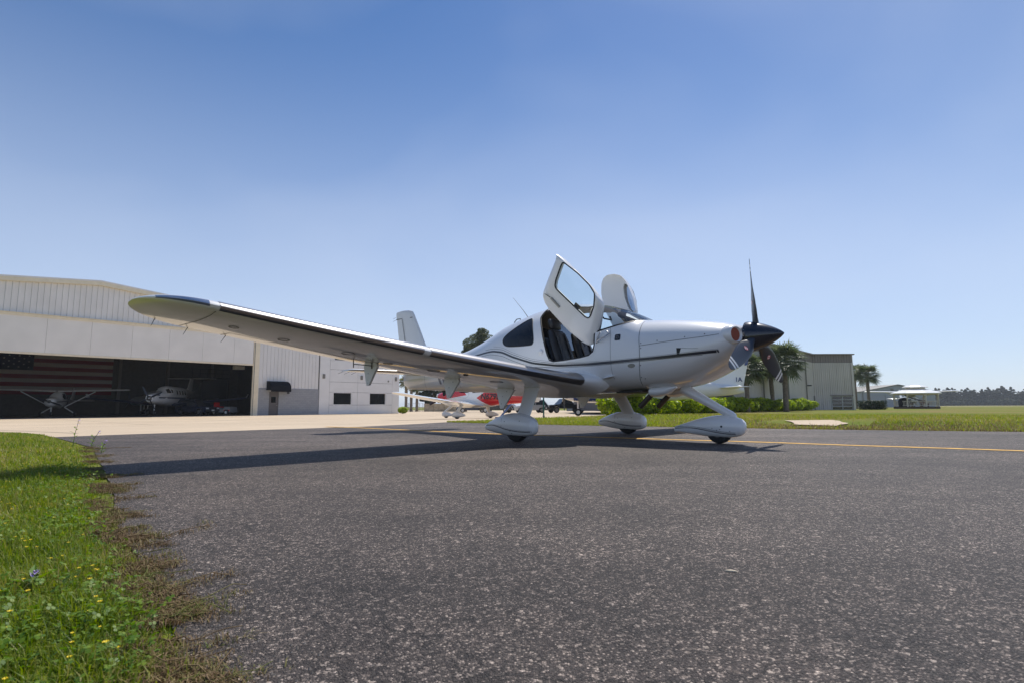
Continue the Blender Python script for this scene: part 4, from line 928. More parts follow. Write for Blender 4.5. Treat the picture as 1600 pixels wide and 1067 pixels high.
# raised door leaf across the opening: sections between seams, trims above and below
seams = [-28.0, -25.83, -22.83, -19.83, -16.83, -13.82, -10.80, -7.80, -4.87, -1.89, 0.08]
for a, b_ in zip(seams[:-1], seams[1:]): hb_('door_section', M['door_skin'], ((a + b_) / 2, -.12, 6.77), (b_ - a - .014, .10, 2.86))
hb_('door_core', M['column'], (-13.96, -.05, 6.8), (28.0, .06, 3.2))
hb_('door_bottom_trim', M['cream_trim'], (-13.96, -.12, 5.25), (28.08, .16, .17)); hb_('door_top_trim', M['cream_trim'], (-13.96, -.14, 8.30), (28.08, .2, .2))
hb_('door_drip_edge', M['cream_trim'], (-13.96, -.14, 8.435), (28.2, .3, .05))
hb_('door_post', M['cream_trim'], (.44, -.04, 4.2), (.62, .22, 8.4)); hb_('corner_trim', M['plaster'], (.775, -.055, 4.2), (.05, .1, 8.4)); hb_('track', M['column'], (.24, -.165, 4.2), (.06, .03, 8.4))
# lower block wall, door, awning, lamp
hb_('block_wall', M['block'], (1.38, -.02, 1.42), (1.16, .16, 2.84)); hb_('block_wall', M['block'], (5.33, -.02, 1.42), (4.64, .16, 2.84)); hb_('block_wall', M['block'], (2.485, -.02, 2.67), (1.05, .16, .34))
d = empty('entrance_door', parent=hg); hb_('door_frame', M['door_grey'], (2.485, .0, 2.46), (1.05, .12, .08), d); hb_('door_leaf', M['door_grey'], (2.485, .02, 1.2), (1.04, .06, 2.4), d); hb_('door_pane', M['window_glass'], (2.485, -.015, 1.65), (.5, .02, .62), d); hb_('door_handle', M['steel'], (2.87, -.05, 1.05), (.12, .05, .03), d)
aw = empty('awning', parent=hg); mb = MB(); prof = [(-.10, 2.66), (-.10, 3.62), (-.35, 3.60), (-.85, 3.42), (-1.15, 3.12), (-1.22, 2.66)]
mb.loft([[(s, y, z) for y, z in prof] for s in (1.62, 3.84)]); mb.build('awning_cover', M['awning'], aw)
mb = MB(); mb.loft([[(s, -1.226 + .0 * s, z) for z in (2.70, 3.05)] for s in (2.3, 3.2)], False, False)
hb_('valance', M['awning'], (2.73, -1.225, 2.58), (2.2, .02, .2), aw)
hb_('wall_lamp', M['dark_metal'], (4.02, -.18, 2.42), (.2, .16, .24))
# interior
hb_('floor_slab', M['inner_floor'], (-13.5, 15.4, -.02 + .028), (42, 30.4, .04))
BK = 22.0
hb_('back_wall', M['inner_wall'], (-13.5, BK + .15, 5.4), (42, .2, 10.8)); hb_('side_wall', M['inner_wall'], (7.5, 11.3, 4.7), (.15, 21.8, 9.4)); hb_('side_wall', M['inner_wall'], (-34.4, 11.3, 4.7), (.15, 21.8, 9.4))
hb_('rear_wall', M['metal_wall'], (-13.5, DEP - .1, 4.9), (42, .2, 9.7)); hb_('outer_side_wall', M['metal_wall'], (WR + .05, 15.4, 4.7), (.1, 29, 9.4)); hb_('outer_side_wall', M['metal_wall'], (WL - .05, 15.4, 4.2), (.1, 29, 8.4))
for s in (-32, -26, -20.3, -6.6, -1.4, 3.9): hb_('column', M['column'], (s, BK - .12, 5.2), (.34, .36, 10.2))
for z in (2.6, 3.9, 5.2, 6.5): hb_('girt', M['inner_wall'], (-1.5, BK + .0, z), (17.5, .1, .12))
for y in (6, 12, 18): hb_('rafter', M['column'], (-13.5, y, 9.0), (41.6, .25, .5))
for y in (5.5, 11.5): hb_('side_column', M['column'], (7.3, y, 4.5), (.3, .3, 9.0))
hb_('bright_fixture', M['white_dull'], (1.5, 7.0, 5.35), (1.1, .6, .4))  # white-painted box standing in for a bright light fixture, emits nothing
# upper platform with railing
pl = empty('platform', parent=hg); hb_('deck', M['dark_metal'], (1.9, 17.8, 4.5), (4.6, 3.0, .15), pl)
for s in (-.3, .6, 1.5, 2.4, 3.3, 4.1): hb_('railing_post', M['dark_metal'], (s, 16.4, 5.1), (.07, .07, 1.1), pl)
for z in (5.1, 5.62): hb_('railing_rail', M['dark_metal'], (1.9, 16.4, z), (4.6, .06, .06), pl)
for s in (-.3, 4.1): hb_('platform_leg', M['dark_metal'], (s, 16.6, 2.23), (.12, .12, 4.38), pl)
hb_('stored_panel', M['dark_metal'], (2.3, 16.2, 2.3), (3.0, .1, 4.1), pl)
# office wing: rendered panels with open joints, dark windows
ow = empty('office_wing', parent=hg)
def opanel(s0, s1, z0, z1): hb_('wall_panel', M['plaster'], ((s0 + s1) / 2, -.06, (z0 + z1) / 2), (s1 - s0 - .03, .16, z1 - z0 - .03), hg)
hb_('wall_core', M['seam'], (13.24, 5.6, 3.94), (11.04, 11.2, 7.84), ow); hb_('roof', M['plaster'], (13.24, 5.55, 7.95), (11.3, 11.6, .12), ow)
hb_('end_wall', M['plaster'], (18.80, 5.6, 3.95), (.10, 11.3, 7.9), ow)
rows = [(0, 1.08), (1.08, 2.57), (2.57, 3.76), (3.76, 5.2), (5.2, 6.24), (6.24, 7.6), (7.6, 7.9)]
for (s0, s1, wins) in ((7.69, 8.95, []), (8.95, 12.68, [9.51, 11.84]), (12.68, 17.72, [14.42, 16.71]), (17.72, 18.8, [])):
    if not wins:
        opanel(s0, s1, 0, 7.9); continue
    for z0, z1 in rows:
        if (z0, z1) in ((1.08, 2.57), (6.24, 7.6)):
            opanel(s0, wins[0] - .12, z0, z1); opanel(wins[1] + .12, s1, z0, z1)
            w = empty('window', parent=hg); a, c = wins
            for nm, cc, dd in (('frame', (a - .06, -.075, (z0 + z1) / 2), (.12, .15, z1 - z0)), ('frame', (c + .06, -.075, (z0 + z1) / 2), (.12, .15, z1 - z0)), ('frame', ((a + c) / 2, -.075, z0 + .04), (c - a, .15, .08)), ('frame', ((a + c) / 2, -.075, z1 - .04), (c - a, .15, .08))): hb_(nm, M['plaster'], cc, dd, w)
            k = 1 if a < 12 else 2
            for q in range(k):
                u0, u1 = a + (c - a) * (0 if q == 0 else .62), a + (c - a) * (1 if q == k - 1 else .62); hb_('pane', M['window_glass'], ((u0 + u1) / 2, .0, (z0 + z1) / 2), (u1 - u0 - .03, .03, z1 - z0 - .2), w)
        else: opanel(s0, s1, z0, z1)
for s in (8.18, 13.18, 18.24): hb_('wall_light', M['column'], (s, -.18, 4.37), (.28, .1, .5))
hb_('vent', M['column'], (17.1, -.15, 4.05), (.2, .04, .2))
# flag on the back wall
fl = empty('flag', (H0[0] + .671 * -13.5 - .742 * (BK - .06), H0[1] + .742 * -13.5 + .671 * (BK - .06), ZD + 2.36), HRZ, 'huge striped flag with a starred blue canton on the hangar back wall', 'flag')
M['flag_red'] = simple('flag_red', (0.20, 0.014, 0.02), 0.9); M['flag_white'] = simple('flag_white', (0.42, 0.40, 0.38), 0.9); M['flag_blue'] = simple('flag_blue', (0.012, 0.016, 0.045), 0.9)
FL, FR, FC, P13 = -6.2, 6.2, -1.2, .445
for k in range(13):
    a = FL if k < 6 else FC; hb_('stripe', M['flag_red'] if k % 2 == 0 else M['flag_white'], ((a + FR) / 2, 0, P13 * (k + .5)), (FR - a, .02, P13), fl)
hb_('canton', M['flag_blue'], ((FL + FC) / 2, -.004, P13 * 9.5), (FC - FL, .02, P13 * 7), fl)
sm = MB(); pts = [(.12 * (1 if k % 2 == 0 else .4) * math.sin(PI * k / 5), -.02, .12 * (1 if k % 2 == 0 else .4) * math.cos(PI * k / 5)) for k in range(10)]; sm.add(pts, [tuple(range(10))]); sme = sm.mesh('star', fix=False)
sme.materials.append(M['flag_white'])
for r_ in range(9):
    for c_ in range(6 if r_ % 2 == 0 else 5): mobj('star', sme, None, fl, (FL + (FC - FL) * ((c_ * 2 + 1 + (r_ % 2)) / 12), -.003, P13 * (6 + 7 * (r_ + 1) / 10)))
# ladder-like clutter and small machines just inside
def clutter(nm, s, bk, label, cat, parts, rz=0.0):
    e = empty(nm, (H0[0] + .671 * s - .742 * bk, H0[1] + .742 * s + .671 * bk, ZD + .033), HRZ + rz, label, cat)
    for pn, mat, c, d, rot in parts: hb_(pn, mat, c, d, e, rot)
    return e
# ---------------------------------------------------------------- aircraft parked behind
m, nt, b = new_mat('red_white_livery'); setp(b, rough=0.22, coat=0.6, coatr=0.06)
tx = nt.nodes.new('ShaderNodeTexCoord').outputs['Object']; sx = nt.nodes.new('ShaderNodeSeparateXYZ'); nt.links.new(tx, sx.inputs[0])
def mth(op, a, c, d=None):
    n = nt.nodes.new('ShaderNodeMath'); n.operation = op
    for i, v in enumerate((a, c) if d is None else (a, c, d)):
        if isinstance(v, (int, float)): n.inputs[i].default_value = v
        else: nt.links.new(v, n.inputs[i])
    return n.outputs[0]
X_ = mth('MULTIPLY', sx.outputs['X'], -1.0); Z_ = sx.outputs['Z']
U_ = mth('ADD', X_, mth('MULTIPLY', mth('SUBTRACT', Z_, 1.2), 1.1))
V_ = mth('ADD', Z_, mth('MULTIPLY', X_, -.02))
nose = mth('MULTIPLY', mth('LESS_THAN', U_, 3.15), mth('GREATER_THAN', V_, mth('MULTIPLY_ADD', X_, .10, .92)))
rear = mth('MULTIPLY', mth('MULTIPLY', mth('GREATER_THAN', mth('SUBTRACT', X_, mth('MULTIPLY', mth('ABSOLUTE', mth('SUBTRACT', Z_, 1.12), 0), 1.6)), 3.75), mth('LESS_THAN', X_, 7.3)), mth('LESS_THAN', V_, 1.50))
fac = mth('MINIMUM', mth('ADD', nose, rear), 1.0)
mx = mixrgb(nt, (0.80, 0.80, 0.79), (0.60, 0.018, 0.024), fac); nt.links.new(mx.outputs['Color'], b.inputs['Base Color']); M['livery_red'] = m
# red and white airplane on the apron, seen from behind its left wing
hd = math.radians(142); rx, ry = -2.12, 31.4
ox, oy = rx + 3.08 * math.cos(hd), ry + 3.08 * math.sin(hd)
red = make_cirrus('airplane', (ox, oy, gz(rx, ry) + .004), hd, 0.02, False, 'red and white airplane parked on the pale apron under the white tail', livery='red')
V, F = text_shape('N679LM', .42, .2)
for sd in (1, -1):
    mb = MB(); wt = max(v[0] for v in V)
    pt_ = []
    for a, c, _ in V:
        x = 4.0 + (a if sd < 0 else wt - a); z = 1.08 + c; pt_.append((-x, -sd * (surf_y(min(x, 7.5), z) + .025), z - (x - 3.1) * .02))
    mb.add(pt_, F); mb.build('registration', M['black'], red, fix=False)
# white and blue turboprop, nose to the left, beside the lawn
tb = {'paint': M['white'], 'n': .85, 'fus': [(.4, .24, 1.5, 1.0), (.8, .42, 1.66, .86), (1.6, .55, 1.80, .78), (2.4, .62, 1.95, .76), (2.9, .64, 2.32, .76), (3.5, .66, 2.5, .76), (5.2, .66, 2.5, .76), (6.3, .56, 2.36, .84), (8.2, .34, 2.04, 1.02), (10.2, .15, 1.78, 1.2), (10.9, .05, 1.6, 1.35)],
      'wing': dict(le=2.9, cr=1.9, ct=1.0, half=6.3, z=.93, dih=.085, y0=.4, sweep=.35), 'stab': dict(z=1.62, st=[(9.4, 10.6, .05), (9.7, 10.55, 2.1), (9.9, 10.5, 2.2)]),
      'fin': [(8.0, 10.85, 1.55), (8.6, 10.92, 1.85), (9.25, 11.02, 2.3), (9.85, 11.18, 3.0), (10.1, 11.26, 3.4), (10.25, 11.24, 3.5)], 'props': [(0, 0, 1.25, .2, .45, 4, 1.0, .4)],
      'gear': [('nose', 1.15, 0, .9, 0, .22, .16), ('main', 3.9, 1.7, .95, 1.75, .25, .2), ('main', 3.9, -1.7, .95, -1.75, .25, .2)],
      'decals': [([(.45, 1.05), (.45, 1.12), (2.2, 1.14), (5.2, 1.02), (6.2, .98), (6.2, .84), (5.2, .80), (1.6, .80), (.8, .90)], 'belly_paint', M['blue']), ([(3.1, 1.75), (3.05, 2.1), (3.4, 2.25), (3.7, 2.2), (3.7, 1.75)], 'cockpit_window', M['window_glass'])] + [([(x, 1.75), (x, 2.12), (x + .33, 2.12), (x + .33, 1.75)], 'cabin_window', M['window_glass']) for x in (4.0, 4.6, 5.2, 5.75)],
      'fin_text': [('N', 9.42, 1.98, .36, M['blue']), ('1A', 10.38, 1.98, .36, M['blue'])],
      'fin_decals': [([(9.22, 1.62), (9.36, 1.62), (9.98, 2.02), (9.84, 2.02)], 'fin_stripe', M['navy']), ([(9.10, 2.02), (9.24, 2.02), (9.42, 2.20), (9.30, 2.20)], 'fin_stripe', M['navy']), ([(10.98, 2.90), (11.16, 2.96), (11.24, 3.34), (11.05, 3.32)], 'rudder_patch', M['blue'])]}
tX, tY = 2.75, 33.2; tz = gz(tX + 2, tY) + .004
tbm = generic_plane('airplane', (tX - .0, tY, tz), R(178), 'white and blue airplane behind the hedge with a tall registered tail fin', tb)
# airplanes inside the hangar
def hpos(s, bk): return (H0[0] + .671 * s - .742 * bk, H0[1] + .742 * s + .671 * bk, ZD + .034)
cs = {'paint': M['white'], 'n': .8, 'fus': [(.3, .2, 1.5, 1.0), (.5, .42, 1.58, .85), (1.5, .5, 1.66, .74), (2.05, .53, 2.02, .7), (2.6, .55, 2.2, .66), (3.6, .5, 2.15, .74), (4.5, .32, 1.78, .95), (6.5, .14, 1.5, 1.15), (8.0, .05, 1.45, 1.3)],
      'wing': dict(le=2.1, cr=1.6, ct=1.1, half=5.4, z=2.2, dih=.03, y0=.1, t=.13), 'stab': dict(z=1.42, st=[(6.9, 7.9, .05), (7.1, 7.85, 1.6), (7.2, 7.8, 1.7)]), 'fin': [(6.2, 8.0, 1.4), (7.0, 8.15, 1.9), (7.4, 8.35, 2.6), (7.55, 8.35, 2.7)],
      'props': [(0, 0, 1.28, .16, .35, 2, .95, 1.2)], 'struts': [((2.75, .5, .82), (2.75, 2.7, 2.2))], 'gear': [('nose', .95, 0, .9, 0, .2, .14), ('main', 2.9, .45, .8, 1.25, .22, .16), ('main', 2.9, -.45, .8, -1.25, .22, .16)],
      'decals': [([(2.0, 1.68), (2.3, 2.0), (2.9, 2.05), (2.9, 1.5), (2.2, 1.5)], 'side_window', M['window_glass']), ([(3.0, 1.5), (3.0, 2.0), (3.9, 1.9), (4.2, 1.6)], 'rear_window', M['window_glass']), ([(.6, 1.2), (.6, 1.28), (4.5, 1.4), (7.5, 1.45), (4.5, 1.32)], 'stripe', M['navy'])]}
def at_px(u, D): return ((u - 800) / 874.0 * D, D)
x, y = at_px(74, 53.5); hw_ = generic_plane('airplane', (x, y, ZD + .034), math.atan2(-.90, .43), 'small white high-wing airplane with wing struts parked under the flag', cs); hw_.scale = (1.12,) * 3
pc = {'paint': M['white'], 'n': .85, 'fus': [(.45, .33, 2.05, 1.4), (1, .48, 2.2, 1.22), (2.5, .66, 2.42, 1.1), (3.2, .74, 2.52, 1.05), (3.9, .8, 2.95, 1.0), (4.6, .82, 3.08, .95), (9, .82, 3.08, .95), (11, .5, 2.92, 1.55), (13.2, .2, 2.75, 2.15), (14, .1, 2.7, 2.35)],
      'wing': dict(le=5.1, cr=2.3, ct=1.2, half=7.6, z=1.1, dih=.10, y0=.5, sweep=.4, winglet=.45, mat=M['navy']), 'stab': dict(z=4.22, st=[(12.6, 13.9, .02), (12.8, 13.8, 2.4), (12.95, 13.75, 2.55)]), 'fin': [(10.6, 13.3, 2.6), (11.7, 13.5, 3.1), (12.3, 13.7, 3.8), (12.5, 13.75, 4.25)],
      'props': [(0, 0, 1.72, .27, .5, 4, 1.3, .5)], 'gear': [('nose', 1.9, 0, 1.2, 0, .28, .2), ('main', 6.6, 2.2, 1.1, 2.25, .34, .25), ('main', 6.6, -2.2, 1.1, -2.25, .34, .25)],
      'decals': [([(.5, 1.74), (.5, 1.86), (9, 1.92), (13.2, 2.46), (9, 1.74)], 'stripe', M['navy']), ([(3.25, 2.3), (3.5, 2.66), (3.95, 2.78), (4.0, 2.32)], 'cockpit_window', M['window_glass']), ([(4.15, 2.32), (4.15, 2.7), (4.5, 2.66), (4.5, 2.32)], 'cockpit_window', M['window_glass']), ([(.9, 1.98), (.9, 2.12), (1.7, 2.16), (1.7, 2.0)], 'cowl_plate', M['navy'])] + [([(q, 2.2), (q, 2.62), (q + .28, 2.62), (q + .28, 2.2)], 'cabin_window', M['window_glass']) for q in (5.6, 6.5, 7.4, 8.3)]}
x, y = at_px(229, 53.8); generic_plane('airplane', (x, y, ZD + .034), R(-76), 'big white single-propeller airplane with a T-tail and dark stripe inside the hangar', pc)
M['grey_paint'] = simple('grey_paint', (0.26, 0.27, 0.28), 0.35, coat=.3); M['teal'] = simple('teal_paint', (0.01, 0.10, 0.10), 0.3, coat=.4)
tw = {'paint': M['grey_paint'], 'n': .85, 'fus': [(.0, .05, 1.75, 1.65), (.4, .3, 1.95, 1.4), (1.4, .55, 2.15, 1.15), (2.2, .66, 2.3, 1.1), (2.9, .7, 2.75, 1.08), (3.6, .7, 2.85, 1.06), (8, .68, 2.8, 1.1), (10, .35, 2.6, 1.6), (12, .12, 2.5, 2.0)],
      'wing': dict(le=3.9, cr=2.1, ct=1.1, half=7.4, z=1.2, dih=.10, y0=.5, sweep=.2, mat=M['dark_metal']), 'stab': dict(z=2.4, st=[(10.6, 11.9, .02), (11, 11.9, 2.4), (11.1, 11.8, 2.5)]), 'fin': [(9.2, 11.9, 2.4), (10.6, 12.2, 3.2), (11.2, 12.5, 4.1)],
      'props': [(2.2, 2.3, 1.55, .22, .4, 3, 1.1, .3), (2.2, -2.3, 1.55, .22, .4, 3, 1.1, .3)], 'nacelles': [([(2.6, .25), (3.0, .38), (4.2, .42), (5.6, .3), (6.4, .08)], 2.3, 1.5, M['teal'])], 'gear': [('nose', 1.5, 0, 1.2, 0, .25, .18), ('main', 4.6, 2.3, 1.2, 2.3, .3, .22), ('main', 4.6, -2.3, 1.2, -2.3, .3, .22)],
      'decals': [([(2.3, 2.2), (2.6, 2.5), (3.2, 2.6), (3.2, 2.2)], 'cockpit_window', M['window_glass'])]}
x, y = at_px(203, 63.5); generic_plane('airplane', (x, y, ZD + .034), R(-98), 'dark grey twin-engine airplane with teal engine pods deep in the hangar', tw)
# high-wing airplane behind the gazebo
x, y = 53.5, 74.0
g2 = generic_plane('airplane', (x, y, gz(x, y) + .004), R(-112), 'white high-wing airplane standing behind the gazebo on the field', cs)
# ---------------------------------------------------------------- buildings on the right
M['green_clad'] = simple('pale_green_cladding', (0.62, 0.575, 0.525), 0.55, var=0.06, vscale=0.7)
M['fascia'] = simple('brown_fascia', (0.25, 0.215, 0.195), 0.55, var=0.05)
M['grey_clad'] = simple('blue_grey_cladding', (0.36, 0.38, 0.42), 0.6, var=0.05, vscale=.3)
def local(nm, loc, rz, label, cat, group=None): return empty(nm, loc, rz, label, cat, group)
def bx(nm, mat, c, d, parent, rot=None): mb = MB(); mb.box(c, d, rot); return mb.build(nm, mat, parent)
C = Vector((32.5, 60.0)); rh = local('metal_building', (C.x, C.y, 0.0), 0, 'pale green metal building with brown fascia behind the palms', 'building')
HB, HF = 5.05, 5.9
def run(a, c, n, zb, zt, nm, mat, depth=.05, ribs=3):
    """n ribbed sheets from a to c (local xy)"""
    a = Vector(a); c = Vector(c); t = (c - a) / n; L = t.length; u = t.normalized(); nn = Vector((u.y, -u.x)) if Vector((u.y, -u.x)).dot(Vector((-.3, -1))) > 0 else Vector((-u.y, u.x))
    for i in range(n):
        p = a + t * i; prof = [(0, -.02)]
        for k in range(ribs):
            q = L * (k + .2) / ribs; w = L / ribs * .18; prof += [(q - w, 0), (q - w * .5, depth), (q + w * .5, depth), (q + w, 0)]
        prof += [(L - .012, 0), (L - .012, -.02)]; mb = MB(); mb.loft([[(p.x + u.x * s + nn.x * d, p.y + u.y * s + nn.y * d, z) for s, d in prof] for z in (zb, zt)]); mb.build(nm, mat, rh)
LW = (-15.5, -17.2)
mb = MB(); foot = [LW, (0, 0), (4.3, 0), (4.3, 18), (-24, 18), (-24, -12)]
mb.loft([[(x + (.03 if x < 4 else -.03), y + .06, z) for x, y in foot] for z in (0, HF - .02)]); mb.build('wall_core', M['seam'], rh)
run(LW, (0, 0), 24, 0, HB, 'cladding_panel', M['green_clad']); run(LW, (0, 0), 24, HB + .02, HF, 'fascia_panel', M['fascia'], .04)
run((0, 0), (1.75, 0), 2, 0, HB, 'cladding_panel', M['green_clad'], .05, 4); run((1.75, 0), (4.08, 0), 3, 1.52, HB, 'cladding_panel', M['green_clad'], .05, 4); run((0, 0), (4.3, 0), 5, HB + .02, HF, 'fascia_panel', M['fascia'], .04)
bx('corner_trim', M['green_clad'], (4.2, -.03, HB / 2), (.24, .16, HB), rh); bx('side_wall', M['green_clad'], (4.34, 9, HF / 2), (.06, 18, HF), rh)
for a, c in ((LW, (0, 0)), ((0, 0), (4.45, 0))):
    a = Vector(a); c = Vector(c); t = c - a; ang = math.atan2(t.y, t.x); mm_ = (a + c) / 2; bx('gutter', M['fascia'], (mm_.x, mm_.y - .06, HF + .05), (t.length + .1, .3, .12), rh, Matrix.Rotation(ang, 3, 'Z'))
mb = MB(); mb.loft([[(x, y, z) for x, y in foot] for z in (HF + .0, HF + .06)]); mb.build('roof', M['fascia'], rh)
gd = empty('glazed_door', parent=rh); M['door_white'] = simple('door_frame_white', (0.55, 0.55, 0.52), 0.5)
bx('door_header', M['fascia'], (2.9, -.02, 1.56), (2.45, .2, .1), gd)
for i in range(2):
    for j in range(4): bx('pane', M['window_glass'], (1.85 + .55 + i * 1.1, .03, .2 + .36 * j), (1.0, .03, .30), gd)
for x in (1.82, 2.95, 4.02): bx('door_rail', M['door_white'], (x, .02, .76), (.07, .08, 1.5), gd)
for j in range(5): bx('door_rail', M['door_white'], (2.92, .015, .02 + .36 * j), (2.2, .06, .05), gd)
for q in (.15, .42, .72):
    bx('downspout', M['column'], (LW[0] * q + .12, LW[1] * q - .12, 2.6), (.09, .09, 5.2), rh)
bx('downspout', M['column'], (-.25, -.42, .75), (.12, .12, 1.5), rh); bx('wall_lamp', M['dark_metal'], (-1.55, -1.9, 2.55), (.5, .2, .12), rh)
# far hangar
fh = local('far_hangar', (80.0, 128, 0), 0, 'distant grey hangar with a low gable behind the gazebo', 'hangar')
gab = [(0, 0), (0, 3.5), (8.5, 5.05), (17, 3.5), (17, 0)]
mb = MB(); mb.loft([[(x, y, z) for x, z in gab] for y in (0, 30)]); mb.build('wall', M['grey_clad'], fh)
for a, c in (((-.3, 3.5), (8.5, 5.12)), ((8.5, 5.12), (17.3, 3.5))):
    mb = MB(); mb.loft([[(a[0], y, a[1]), (c[0], y, c[1]), (c[0], y, c[1] + .12), (a[0], y, a[1] + .12)] for y in (-.3, 30.3)]); mb.build('roof', M['column'], fh)
bx('vent', M['column'], (7.2, -.05, 4.0), (.6, .12, .6), fh); bx('downspout', M['column'], (.4, -.06, 1.7), (.12, .1, 3.3), fh); bx('sliding_door', M['grey_clad'], (10, -.08, 1.5), (9, .1, 3.0), fh)
# gazebo
M['gaz_roof'] = simple('gazebo_roof', (0.80, 0.80, 0.79), 0.3, var=.04); M['gaz_wood'] = simple('gazebo_white_wood', (0.62, 0.57, 0.48), 0.6); M['deck'] = simple('gazebo_deck', (0.10, 0.065, 0.05), 0.8)
gb = local('gazebo', (54.9, 76.0, 0.0), .2, 'white two-tier roofed gazebo standing on the lawn', 'gazebo')
oct_ = lambda r, z: [(r * math.cos(PI / 4 * k + PI / 8), r * math.sin(PI / 4 * k + PI / 8), z) for k in range(8)]
mb = MB(); mb.loft([oct_(2.75, 0), oct_(2.75, .28)]); mb.build('deck', M['deck'], gb)
mb = MB(); mb.loft([oct_(3.05, 2.02), oct_(3.05, 2.10), oct_(1.35, 2.62), oct_(1.35, 2.5)]); mb.build('lower_roof', M['gaz_roof'], gb)
mb = MB(); mb.loft([oct_(1.2, 2.5), oct_(1.2, 2.88)]); mb.build('cupola', M['gaz_wood'], gb)
mb = MB(); mb.loft([oct_(1.55, 2.86), oct_(1.55, 2.92), oct_(1.05, 3.14), oct_(.12, 3.2)]); mb.build('upper_roof', M['gaz_roof'], gb)
ps = oct_(2.6, 0)
for k in range(8):
    a, c = Vector(ps[k]), Vector(ps[(k + 1) % 8]); mid = (a + c) / 2; ang = math.atan2(c.y - a.y, c.x - a.x); rt = Matrix.Rotation(ang, 3, 'Z'); L = (c - a).length
    bx('post', M['gaz_wood'], (a.x, a.y, 1.17), (.12, .12, 1.78), gb); bx('frieze', M['gaz_wood'], (mid.x, mid.y, 1.96), (L, .08, .16), gb, rt)
    if k != 6:
        for z in (.42, 1.02): bx('rail', M['gaz_wood'], (mid.x, mid.y, z), (L - .1, .06, .07), gb, rt)
        for q in range(1, 9): p = a + (c - a) * (q / 9); bx('baluster', M['gaz_wood'], (p.x, p.y, .72), (.045, .045, .56), gb)
M['wood_red'] = simple('red_brown_wood', (0.22, 0.10, 0.07), 0.7)
for q, (dx, dy, lab) in enumerate(((-.9, .3, 'red-brown wooden bench inside the gazebo near its middle posts'), (1.0, -.2, 'red-brown wooden bench inside the gazebo at its right side'))):
    be = local('bench', (54.9 + dx, 76.0 + dy, .28), .3 * q, lab, 'bench')
    bx('seat', M['wood_red'], (0, 0, .43), (1.3, .42, .05), be); bx('backrest', M['wood_red'], (0, .2, .68), (1.3, .05, .4), be)
    for x in (-.55, .55): bx('leg', M['wood_red'], (x, 0, .2), (.06, .4, .4), be)
gr = local('grill', (53.0, 75.6, .28), 0, 'black covered grill standing inside the gazebo', 'grill')
mb = MB(); mb.loft([[(x * 1.0, y, z) for x, z in ((-.55, 0), (-.6, .75), (-.4, 1.1), (0, 1.2), (.4, 1.05), (.6, .7), (.55, 0))] for y in (-.3, .3)]); mb.build('cover', M['awning'], gr)
# runway strip far out on the field, and low fences beyond the apron
sheet('runway', [(70, 225), (900, 260), (900, 300), (70, 262)], M['concrete'], .004)
M['tan_wall'] = simple('tan_wall', (0.40, 0.34, 0.25), 0.9, var=.3, vscale=1.5); M['blue_fence'] = simple('blue_grey_fence', (0.22, 0.26, 0.30), 0.6, var=.1)
lw = local('low_wall', (-15.6, 99, ZD), 0, 'low tan wall at the back of the apron beyond the red airplane', 'wall'); 
for k in range(4): bx('wall_section', M['tan_wall'], (.95 + k * 1.9, 0, .65), (1.86, .2, 1.3), lw)
bx('coping', M['tan_wall'], (3.8, 0, 1.34), (7.7, .28, .08), lw)
fn = local('fence', (8.6, 88, ZD + .1), 0, 'blue-grey panel fence beyond the apron behind the hedge', 'fence')
for k in range(5): bx('fence_panel', M['blue_fence'], (1.2 + k * 2.4, 0, .62), (2.34, .06, 1.2), fn); bx('fence_post', M['column'], (k * 2.4, 0, .66), (.09, .1, 1.3), fn)
fn2 = local('fence', (-18.6, 97, ZD), 0, 'thin wire fence between the office wing and the low wall', 'fence')
for k in range(6): bx('fence_post', M['column'], (k * .62, 0, .75), (.05, .05, 1.5), fn2)
for z in (.3, .8, 1.4): bx('fence_rail', M['column'], (1.55, 0, z), (3.2, .03, .03), fn2)
# green marker post at the lawn edge, and a blue tow bar by the red airplane
M['green_post'] = simple('green_post', (0.01, 0.10, 0.075), 0.4)
mp_ = local('marker_post', (1.27, 22.6, gz(1.27, 22.6) + .004), 0, 'green marker post at the edge of the apron beside the lawn', 'post')
mb = MB(); mb.lathe([(.12, .03), (.88, .03), (.9, .02)], (0, 0, 0), (0, 0, 1), 12); mb.build('post', M['green_post'], mp_, smooth=True); mb = MB(); mb.lathe([(0, .045), (.12, .045), (.13, .03)], (0, 0, 0), (0, 0, 1), 12); mb.build('base', M['column'], mp_, smooth=True)
M['tow_blue'] = simple('tow_bar_blue', (0.10, 0.17, 0.36), 0.4)
tbz = gz(-.6, 29.5) + .004
tbr = local('tow_bar', (-.62, 29.5, tbz), 0, 'blue tow bar leaning up at the tail of the red airplane', 'tow bar')
mb = MB(); mb.tube([(0, 0, .05), (.55, .1, .72)], .05, 8); mb.build('bar', M['tow_blue'], tbr, smooth=True); mb = MB(); mb.tube([(-.28, 0, .03), (.06, 0, .03)], .03, 8); mb.build('foot', M['tow_blue'], tbr, smooth=True)
